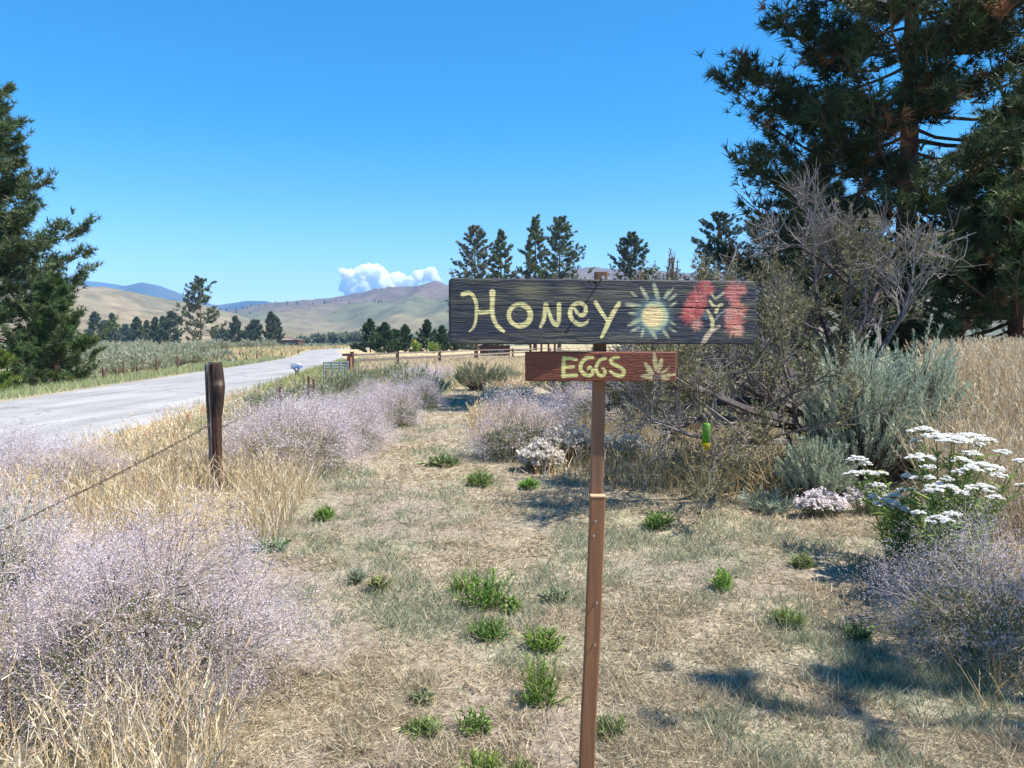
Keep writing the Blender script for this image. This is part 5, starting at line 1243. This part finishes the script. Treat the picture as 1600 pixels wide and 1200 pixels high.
def mailbox():
    y = 32.0; o = A_(gpos(463.5, y)); root = empty('mailbox', o, 'blue metal mailbox on a forked post by the road', 'mailbox'); P = lambda px, py: at(px, py, y) - o
    a = Acc(); beam(a, A_((0, 0, -.1)), P(463.5, 579), .10, .10, (.25, .2, .16)); a.build('post', M['oldwood'], root)
    for s in (-1, 1):
        a = Acc(); beam(a, P(463.5, 580.5), P(463.5 + s * 5.5, 575), .05, .05, (.22, .18, .15)); a.build('brace', M['oldwood'], root)
    a = Acc(); h0 = P(463.5, 575.8)[2]; W, D, H = .36, .5, .13
    sec = [(-W / 2, 0), (W / 2, 0), (W / 2, H)] + [(W / 2 * math.cos(t), H + .10 * math.sin(t)) for t in np.linspace(0, math.pi, 9)[1:-1]] + [(-W / 2, H)]
    n = len(sec); v = np.array([(x, yy, h0 + z) for yy in (-D / 2, D / 2) for x, z in sec])
    t = [(k, (k + 1) % n, (k + 1) % n + n) for k in range(n)] + [(k, (k + 1) % n + n, k + n) for k in range(n)] + [(0, k + 1, k) for k in range(1, n - 1)] + [(n, n + k, n + k + 1) for k in range(1, n - 1)]
    cc = np.array([(.12, .2, .42) if (p[2] - h0) < .14 else (.55, .6, .68) for p in v]); a.add(v, t, cc); mbox = a.build('box', M['steel'], root)
    a = Acc(); box(a, A_((W / 2 + .01, -.12, h0 + .16)), (.008, .03, .1), (.5, .05, .04)); a.build('flag', M['steel'], mbox)
mailbox()
def road_sign():
    y = 150.0; o = A_(gpos(648, y)); root = empty('road_sign', o, 'small orange diamond warning sign far down the road', 'sign'); zc = at(648, 548.5, y)[2]
    zc = max(zc, 1.2)
    a = Acc(); box(a, (0, 0, zc / 2), (.09, .09, zc), (.2, .18, .16)); a.build('post', M['steel'], root)
    a = Acc(); r = .62; v = [(0, -.06, zc + .5 - r), (r, -.06, zc + .5), (0, -.06, zc + .5 + r), (-r, -.06, zc + .5)]; v += [(p[0], -.045, p[2]) for p in v]
    a.add(v, [(0, 1, 2), (0, 2, 3), (4, 6, 5), (4, 7, 6), (0, 4, 5), (0, 5, 1), (1, 5, 6), (1, 6, 2), (2, 6, 7), (2, 7, 3), (3, 7, 4), (3, 4, 0)], (.75, .38, .02)); a.build('panel', M['steel'], root)
road_sign()
def barn(px, y, w, d, h, label, wc, rc, name='shed', rz=0.0):
    p = gpos(px, y); root = empty(name, p, label, 'building', None, rz)
    a = Acc(); box(a, (0, 0, h * .35), (w, d, h * .7), wc); a.build('wall', M['wall'], root)
    a = Acc(); ov = .35; v = []
    for yy in (-d / 2 - ov, d / 2 + ov): v += [(-w / 2 - ov, yy, h * .66), (0, yy, h), (w / 2 + ov, yy, h * .66), (w / 2 + ov, yy, h * .66 + .15), (0, yy, h + .15), (-w / 2 - ov, yy, h * .66 + .15)]
    t = []
    for k in range(6): m = (k + 1) % 6; t += [(k, m, m + 6), (k, m + 6, k + 6)]
    t += [(0, 5, 4), (0, 4, 1), (1, 4, 3), (1, 3, 2), (6, 10, 11), (6, 7, 10), (7, 9, 10), (7, 8, 9)]
    a.add(v, t, rc); a.build('roof', M['wall'], root)
    a = Acc(); box(a, (-w * .15, -d / 2 - .03, h * .25), (w * .18, .06, h * .5), (.07, .06, .06)); a.build('door', M['wall'], root)
    a = Acc(); box(a, (w * .2, -d / 2 - .03, h * .38), (w * .2, .06, h * .2), (.12, .15, .18)); a.build('window', M['wall'], root)
    return root
barn(774, 105, 4.0, 4, 2.0, 'dark red shed with pale roof half hidden under the Honey board', (.06, .025, .02), (.42, .40, .40))
barn(447, 300, 12, 8, 3.6, 'low dark brown barn among the far sagebrush', (.10, .055, .045), (.16, .10, .085))
barn(411, 310, 5.5, 5, 3.6, 'little white shed beneath the far pines', (.62, .66, .74), (.55, .58, .62))

# the hanging insect trap
def trap():
    y = 6.45; top = at(1103.5, 661, y); root = empty('insect_trap', at(1103.5, 703, y), 'lime green tube trap with yellow cap hanging under the dead limb', 'insect trap'); o = A_(root.location)
    Zp = lambda py: at(1103.5, py, y)[2] - o[2]
    a = Acc(); tube(a, [(0, 0, Zp(692.5)), (0, 0, Zp(668)), (0, 0, Zp(664)), (0, 0, Zp(661.5)), (0, 0, Zp(660.5))], [0.0362, 0.0346, 0.0331, 0.0262, 0.0092], 20, A_((1, 1, 1)), True); a.build('tube', M['green_plastic'], root, True)
    a = Acc(); tube(a, [(0, 0, Zp(697)), (0, 0, Zp(696.5)), (0, 0, Zp(692.8)), (0, 0, Zp(692.3))], [0.0400, 0.0439, 0.0439, 0.0385], 20, A_((1, 1, 1)), True); a.build('cap', M['yellow_plastic'], root)
    a = Acc(); tube(a, [(0, 0, 0), (0, 0, Zp(697.5))], [0.0208, 0.0239], 16, A_((1, 1, 1)), True); a.build('entry_cone', M['yellow_plastic'], root)
    a = Acc(); tube(a, [(0, 0, Zp(660.6)), (.01, 0, Zp(656)), (0, .25, Zp(645))], .0025, 5, A_((.3, .3, .3))); a.build('hanger', M['rust'], root)
trap()
# white post rail glimpsed above the bank grass on the right
a = Acc(); q0, q1 = at(1460, 536.5, 12.5), at(1499, 537.5, 12.5)
tube(a, [A_((0, 0, -.55)), A_((0, 0, 0)), q1 - q0, q1 - q0 - A_((0, 0, .55))], .008, 6, A_((.6, .58, .57))); o = a.build('pipe_rail', M['steel']); o.location = tuple(q0); tag(o, 'thin white pipe rail in the tall grass under the low pine', 'rail')

# ------------------------------------------------------------------ cloud and haze
def cumulus():
    rng = np.random.default_rng(41); D = 10800.0
    puffs = [(565, 447, 20), (548, 432, 15), (570, 424, 16), (590, 430, 18), (600, 445, 20), (545, 449, 14), (620, 440, 14), (640, 444, 14), (655, 433, 12), (672, 428, 12), (680, 436, 9), (535, 425, 8), (610, 455, 16), (575, 458, 18), (640, 455, 12)]
    import bmesh
    a = Acc(); bm = bmesh.new(); bmesh.ops.create_icosphere(bm, subdivisions=3, radius=1.0)
    bm.verts.index_update(); sv = np.array([v.co[:] for v in bm.verts]); stt = np.array([[v.index for v in f.verts] for f in bm.faces]); bm.free()
    o = at(600, 460, D)
    for px, py, r in puffs:
        c = at(px, py, D) - o; rm = r / FPX * D
        for k in range(16):
            off = norm(rng.normal(0, 1, 3) + A_((0, 0, .3))) * rm * (.8 if k else 0); rr_ = rm * (.85 if k == 0 else rng.uniform(.14, .42))
            n = fbm(sv[:, 0] * 2.2 + c[0] * .01 + k * 7, sv[:, 2] * 2.2 + sv[:, 1] * 1.7, 5 + k, 4)
            v = sv * (rr_ * (.72 + .6 * n))[:, None] * A_((1.05, 1, .82)); a.add(v + c + off, stt, A_((.92, .92, .93)))
    me0 = a.mesh('cloud', M['leaf'])
    tmp = bpy.data.objects.new('cloud', me0); col.objects.link(tmp)
    rm_ = tmp.modifiers.new('r', 'REMESH'); rm_.mode = 'VOXEL'; rm_.voxel_size = 12.0
    me = bpy.data.meshes.new_from_object(tmp.evaluated_get(bpy.context.evaluated_depsgraph_get()))
    bpy.data.objects.remove(tmp); bpy.data.meshes.remove(me0)
    m, n, l = new_mat('cloud'); v = n.new('ShaderNodeVolumePrincipled'); v.inputs['Color'].default_value = (1, 1, 1, 1); v.inputs['Density'].default_value = .045; v.inputs['Anisotropy'].default_value = 0.0
    out = n.new('ShaderNodeOutputMaterial'); l.new(v.outputs[0], out.inputs['Volume'])
    me.materials.clear(); me.materials.append(m)
    ob = link('cloud', me); ob.location = tuple(o); tag(ob, 'small white cumulus cloud above the mauve ridge', 'cloud', kind='structure')
cumulus()
def haze():
    m, n, l = new_mat('haze'); v = n.new('ShaderNodeVolumePrincipled'); v.inputs['Color'].default_value = (.30, .55, 1.0, 1); v.inputs['Density'].default_value = 1.25e-4; v.inputs['Anisotropy'].default_value = 0.0
    o = n.new('ShaderNodeOutputMaterial'); l.new(v.outputs[0], o.inputs['Volume'])
    a = Acc(); z0, z1 = -9.0, 640.0; box(a, (0, 0, (z0 + z1) / 2), (18400, 18400, z1 - z0), (1, 1, 1)); ob = a.build('haze', m); tag(ob, 'thin blue summer haze filling the valley', 'haze', kind='stuff')
haze()
print('triangles', sum(len(me.polygons) for me in bpy.data.meshes))
